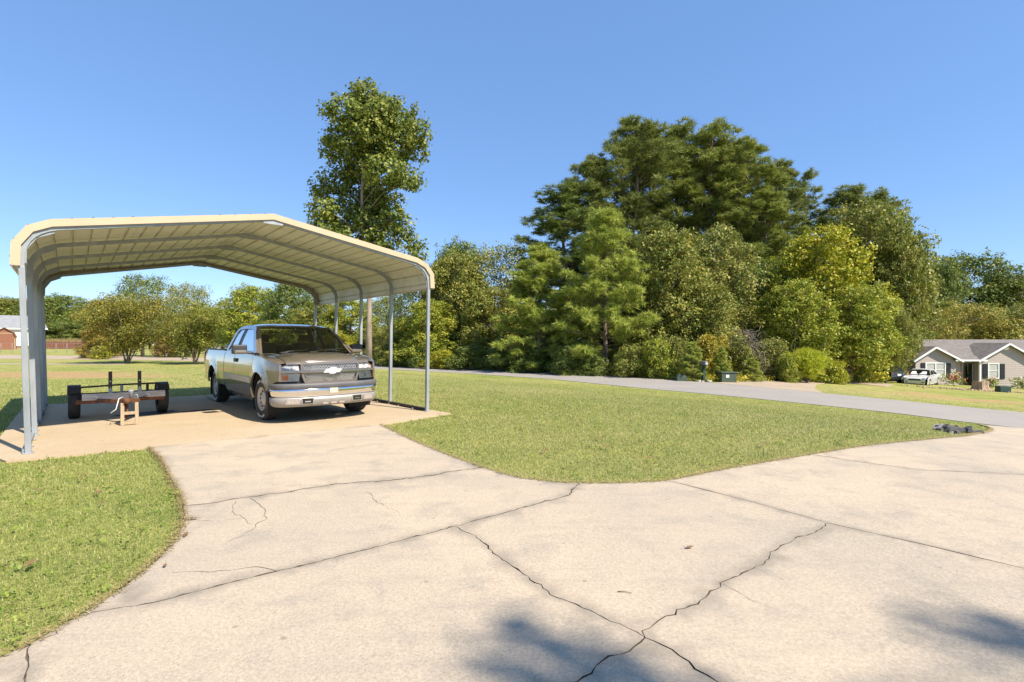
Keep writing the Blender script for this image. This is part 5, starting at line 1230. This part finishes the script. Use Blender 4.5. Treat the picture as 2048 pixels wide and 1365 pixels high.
m = MB(); m.box((0, 0, .15), (.62, .5, .30)); m.build('base', 'utility_green', gb, .02); m = MB(); m.ball((0, 0, .30), (.32, .26, .17), 14); m.build('dome', 'utility_green', gb)
# heap of broken asphalt
rg = np.random.default_rng(12); c0 = at(1905, 862); c1 = at(1858, 860); c2 = at(1950, 864)
for k in range(34):
    t = rg.beta(1.6, 1.6); p = c1.lerp(c2, .04 + .8 * t); p = p + Vector((rg.normal() * .12, rg.normal() * .22, 0)); s = rg.uniform(.05, .13) * (1.25 - abs(t - .5))
    if inside([(p.x, p.y)], dr)[0]: continue
    m = MB(); n = 6; a0 = rg.uniform(0, 6)
    top = [(s * rg.uniform(.6, 1.1) * math.cos(a0 + 2 * math.pi * i / n), s * rg.uniform(.5, 1) * math.sin(a0 + 2 * math.pi * i / n), rg.uniform(.015, .045)) for i in range(n)]; bot = [(x * 1.15, y * 1.15, -.03) for x, y, z in top]
    m.add(top + bot, [tuple(range(n))] + [(i, n + i, n + (i + 1) % n, (i + 1) % n) for i in range(n)]); o = m.build('asphalt_chunk', 'tar' if rg.uniform() < .72 else 'stone')
    o.location = (p.x, p.y, tz(p.x, p.y) + .0 + rg.uniform(0, .10) * (1 - 2 * abs(t - .5))); o.rotation_euler = (rg.normal() * .25, rg.normal() * .25, 0); tag(o, 'broken dark asphalt chunk in the heap beside the driveway mouth', 'rubble', 'broken asphalt chunks in the heap')
# fallen leaves and a twig
def fallen(px, py, s, label, group=None, mat='dead_leaf'):
    w = at(px, py); m = MB(); L = .042 * s; pr = [(-1, 0, 0), (-.45, .42, .18), (.1, .30, .10), (.3, .55, .25), (.55, .22, .1), (1, 0, .22), (.6, -.25, .12), (.25, -.5, .2), (-.05, -.28, .05), (-.5, -.38, .16)]
    m.add([(x * L, y * L, z * L + .012) for x, y, z in pr] + [(0, 0, .016)], [(i, (i + 1) % 10, 10) for i in range(10)]); m.tube([(-L, 0, .012), (-L * 1.7, .1 * L, .02)], .002, 3)
    o = m.build('fallen_leaf', mat); o.location = (w.x, w.y, w.z + (.015 if 'lawn' in str(group) else 0)); o.rotation_euler = (0, 0, rnd.uniform(0, 6)); tag(o, label, 'leaf', group)
fallen(1380, 1098, .75, 'single curled brown leaf lying on the open concrete')
for px, py, s in ((195, 990, 1.2), (160, 962, 1), (62, 1135, 1.1), (75, 985, .9), (1198, 880, 1.6), (1212, 897, 1.6), (1160, 850, 1.5), (1525, 893, 1.6), (905, 820, 1.6), (1300, 920, 1.2), (1420, 868, 1.6), (1090, 905, 1.3), (985, 790, 2.2), (1745, 852, 2), (1240, 800, 2.4), (205, 1010, .9)):
    fallen(px, py, s, *(('dry brown leaf fallen on the small corner lawn beside the driveway', 'fallen leaves on the corner lawn') if px < 300 else ('dry brown leaf fallen on the wide lawn between driveway and road', 'fallen leaves on the wide lawn')))
for px, py, s in ((330, 1135, .6), (385, 1040, 1.0), (372, 1072, .9)): fallen(px, py, s, 'brown leaf scrap along the curved driveway edge', 'leaf scraps at the driveway edge')
w = at(1248, 1186); m = MB(); m.tube([(-.035, .005, .005), (0, 0, .009), (.04, -.012, .006)], .0025, 5); o = m.build('twig', 'bark'); o.location = w; tag(o, 'small dark twig lying on the concrete', 'twig')

# ================================================================== ACROSS THE FIELD
WD = 96.0
wh = thing('white_house', 'white house with a grey roof beyond the field behind the carport posts', 'house', (X(30, WD), WD, 0), R(42)); WR_ = R(42); wx = lambda px, dy=0: (px - 30) / F * WD * math.cos(WR_); wz = lambda py, dy=0: Zw(py, WD + dy)
def wbox(name, pxa, pxb, pya, pyb, y, th, mat): m = MB(); a, b, c, d = wx(pxa), wx(pxb), wz(pyb), wz(pya); m.box(((a + b) / 2, y + th / 2, (c + d) / 2), (b - a, th, d - c)); return m.build(name, mat, wh)
wbox('wall', -60, 88, 659, 692, 0, 8, 'white_paint'); wbox('foundation', -60, 87.5, 692, 699, .05, 7.9, 'brick')
m = MB(); a, b = wx(-70), wx(95); e, t = wz(657.5), wz(632, 4); pts = [(a, -.4, e), (b, -.4, e), (wx(80, 4) , 4, t), (a, 4, t), (a, 8.4, e), (b, 8.4, e)]
m.add(pts, [(0, 1, 2, 3), (3, 2, 5, 4), (1, 5, 2)]); m.build('roof', 'shingle_grey', wh, 0, .12)
m = MB(); m.box(((a + b) / 2, -.45, e - .05), (b - a, .1, .22)); m.build('fascia', 'white_paint', wh)
wbox('window', 8, 16, 664, 678, -.05, .06, 'shutter_black'); wbox('window', 60, 67, 664, 678, -.05, .06, 'shutter_black')
SD = 84.0; sh = thing('garden_shed', 'red brown shed with a rounded barn roof in front of the white house', 'shed', (X(8, SD), SD, 0), R(42)); hw_ = (30 - 8) / F * SD * .74; zt1, zt2, zbm = Zw(667, SD), Zw(657, SD), Zw(704, SD) - .3
prof = [(-hw_, zbm), (hw_, zbm), (hw_, Zw(676, SD)), (hw_ * .72, Zw(665, SD)), (0, zt2), (-hw_ * .72, Zw(665, SD)), (-hw_, Zw(676, SD))]; m = MB(); n = len(prof)
m.add([(x, 0, z) for x, z in prof] + [(x, 3, z) for x, z in prof], [tuple(range(n)), tuple(range(2 * n - 1, n - 1, -1))] + [(i, n + i, n + (i + 1) % n, (i + 1) % n) for i in range(n)]); m.build('wall', 'shed_red', sh)
m = MB(); rf = [(x * 1.06, z + .05) for x, z in prof[2:]]; m.grid([[(x, y, z) for x, z in rf] for y in (-.25, 3.25)], False); m.build('roof', 'shed_red', sh, 0, .08)
m = MB(); m.box((0, -.03, zt1), (hw_ * 1.6, .05, .14)); m.build('trim_board', 'raw_wood', sh)
for s in (-1, 1): m = MB(); m.box((s * hw_ * .96, -.04, (zbm + Zw(676, SD)) / 2), (.14, .05, Zw(676, SD) - zbm)); m.build('corner_board', 'raw_wood', sh)
for k in range(11): m = MB(); x = -hw_ * .9 + hw_ * 1.8 * k / 10; m.box((x, -.014, (zbm + zt1) / 2), (hw_ * .16, .022, zt1 - zbm - .1)); m.build('board', 'shed_red', sh)
FD = 90.0; fx0 = X(91, FD); fe = thing('red_fence', 'weathered red board fence across the field beside the white house', 'fence', (fx0, FD, Zw(699, FD)), 0); n = 26; span = (168 - 91) / F * FD
for k in range(n): m = MB(); x = span * (k + .5) / n; m.box((x, 0, .70 + .12 * rnd.uniform(-1, 1)), (span / n * rnd.uniform(.72, .93), .03, 1.25)); m.build('board', 'fence_red', fe)
for k in range(6): m = MB(); m.box((span * k / 5, .06, .75), (.12, .1, 1.6)); m.build('post', 'fence_red', fe)
for z in (.45, 1.2): m = MB(); m.box((span / 2, .035, z), (span, .035, .1)); m.build('rail', 'fence_red', fe)
LD = 62.0; lf = thing('wire_fence', 'thin grey wire fence along the far side of the field road', 'fence', (X(0, LD), LD, 0), 0)
for px in range(-20, 190, 22): m = MB(); x = X(px, LD) - X(0, LD); m.tube([(x, 0, -.1), (x, 0, 1.15)], .022, 6); m.build('post', 'galvanised', lf)
for z in (1.12, .6, .12): m = MB(); m.tube([(X(-30, LD) - X(0, LD), 0, z), (X(186, LD) - X(0, LD), 0, z)], .009, 4); m.build('wire', 'galvanised', lf)
BD = 52.0; bw_ = thing('brick_sign_wall', 'low brick wall between the two shrub trees beyond the field road', 'wall', (X(327, BD), BD, tz(X(327, BD), BD)), 0)
m = MB(); h_ = Zw(691, BD) - bw_.location.z; m.box((0, .2, h_ / 2 - .05), (1.95, .4, h_ + .05)); m.build('brickwork', 'brick', bw_); m = MB(); m.box((-.1, .2, h_ + .05), (2.1, .5, .12)); m.build('capstone', 'white_paint', bw_)
m = MB(); m.box((.2, -.06, h_ * .45), (.55, .06, .7)); m.build('panel', 'stone', bw_)
PD = 49.0; wp = thing('white_post', 'short white post in front of the low brick wall', 'post', (X(334, PD), PD, tz(X(334, PD), PD) - .05), 0)
m = MB(); h_ = Zw(697, PD) - wp.location.z; m.box((0, 0, h_ / 2), (.20, .20, h_)); m.build('shaft', 'white_paint', wp, .01); m = MB(); m.box((0, 0, h_ + .03), (.27, .27, .06)); m.build('cap', 'white_paint', wp, .01)
m = MB(); m.box((0, 0, .4), (.22, .2, .8)); 
ED = 135.0; eh = thing('long_white_building', 'long low white building far beyond the truck bed', 'building', (X(452, ED), ED, tz(X(452, ED), ED)), 0)
ww = 70 / F * ED; e = Zw(680, ED) - eh.location.z; m = MB(); m.box((0, 3, e / 2 - .3), (ww, 6, e + .6)); m.build('wall', 'white_paint', eh)
m = MB(); m.add([(-ww / 2 - .3, -.4, e), (ww / 2 + .3, -.4, e), (ww / 2 + .3, 3, e + .9), (-ww / 2 - .3, 3, e + .9), (-ww / 2 - .3, 6.4, e), (ww / 2 + .3, 6.4, e)], [(0, 1, 2, 3), (3, 2, 5, 4)]); m.build('roof', 'shingle_grey', eh, 0, .1)

# tree behind the camera whose shade reaches the driveway
rng = np.random.default_rng(77)
def sunward(px, py, h):
    w = at(px, py); k = h / math.sin(SUN_EL); return (w.x + to_sun.x * k, w.y + to_sun.y * k, w.z + to_sun.z * k)
SH = [(1040, 1262, 13, .05), (1085, 1290, 13.2, .08), (1130, 1318, 13.4, .09), (1170, 1356, 13.2, .10), (1240, 1366, 13.6, .11), (1320, 1390, 13.8, .16), (1180, 1420, 13.5, .22),
      (1960, 1256, 14.4, .06), (2035, 1282, 14.4, .10), (2110, 1325, 14.5, .2)]
tp = Vector(sunward(1600, 1900, 13.0)); tp.z = tz(tp.x, tp.y)
lobes = []
for px, py, h, r in SH: q = sunward(px, py, h); lobes.append((q[0] - tp.x, q[1] - tp.y, q[2] - tp.z, r * 1.6))
for _ in range(26): d = unit(rng.normal(size=(1, 3)))[0]; lobes.append((d[0] * 1.6 + 1.2, d[1] * 1.6 - 2.6, 13.2 + d[2] * 1.6, rng.uniform(.6, 1.0)))
lobes = [l for l in lobes]
C, Dd = lobes_to_tips(rng, lobes, 40, .2); v, a = leaf_cloud(rng, C, Dd, 9, .14, .13, .09)
sh_t = thing('shade_tree', 'broadleaf tree standing behind the camera whose branch ends shade the driveway', 'tree', tp, 0)
link('trunk', trunk_mesh(limbs(rng, lobes, C, 14.5, .22, 0), 'bark'), None, sh_t); link('crown', crown_mesh(v, a, 'leaf'), None, sh_t, (1, 1, 1))
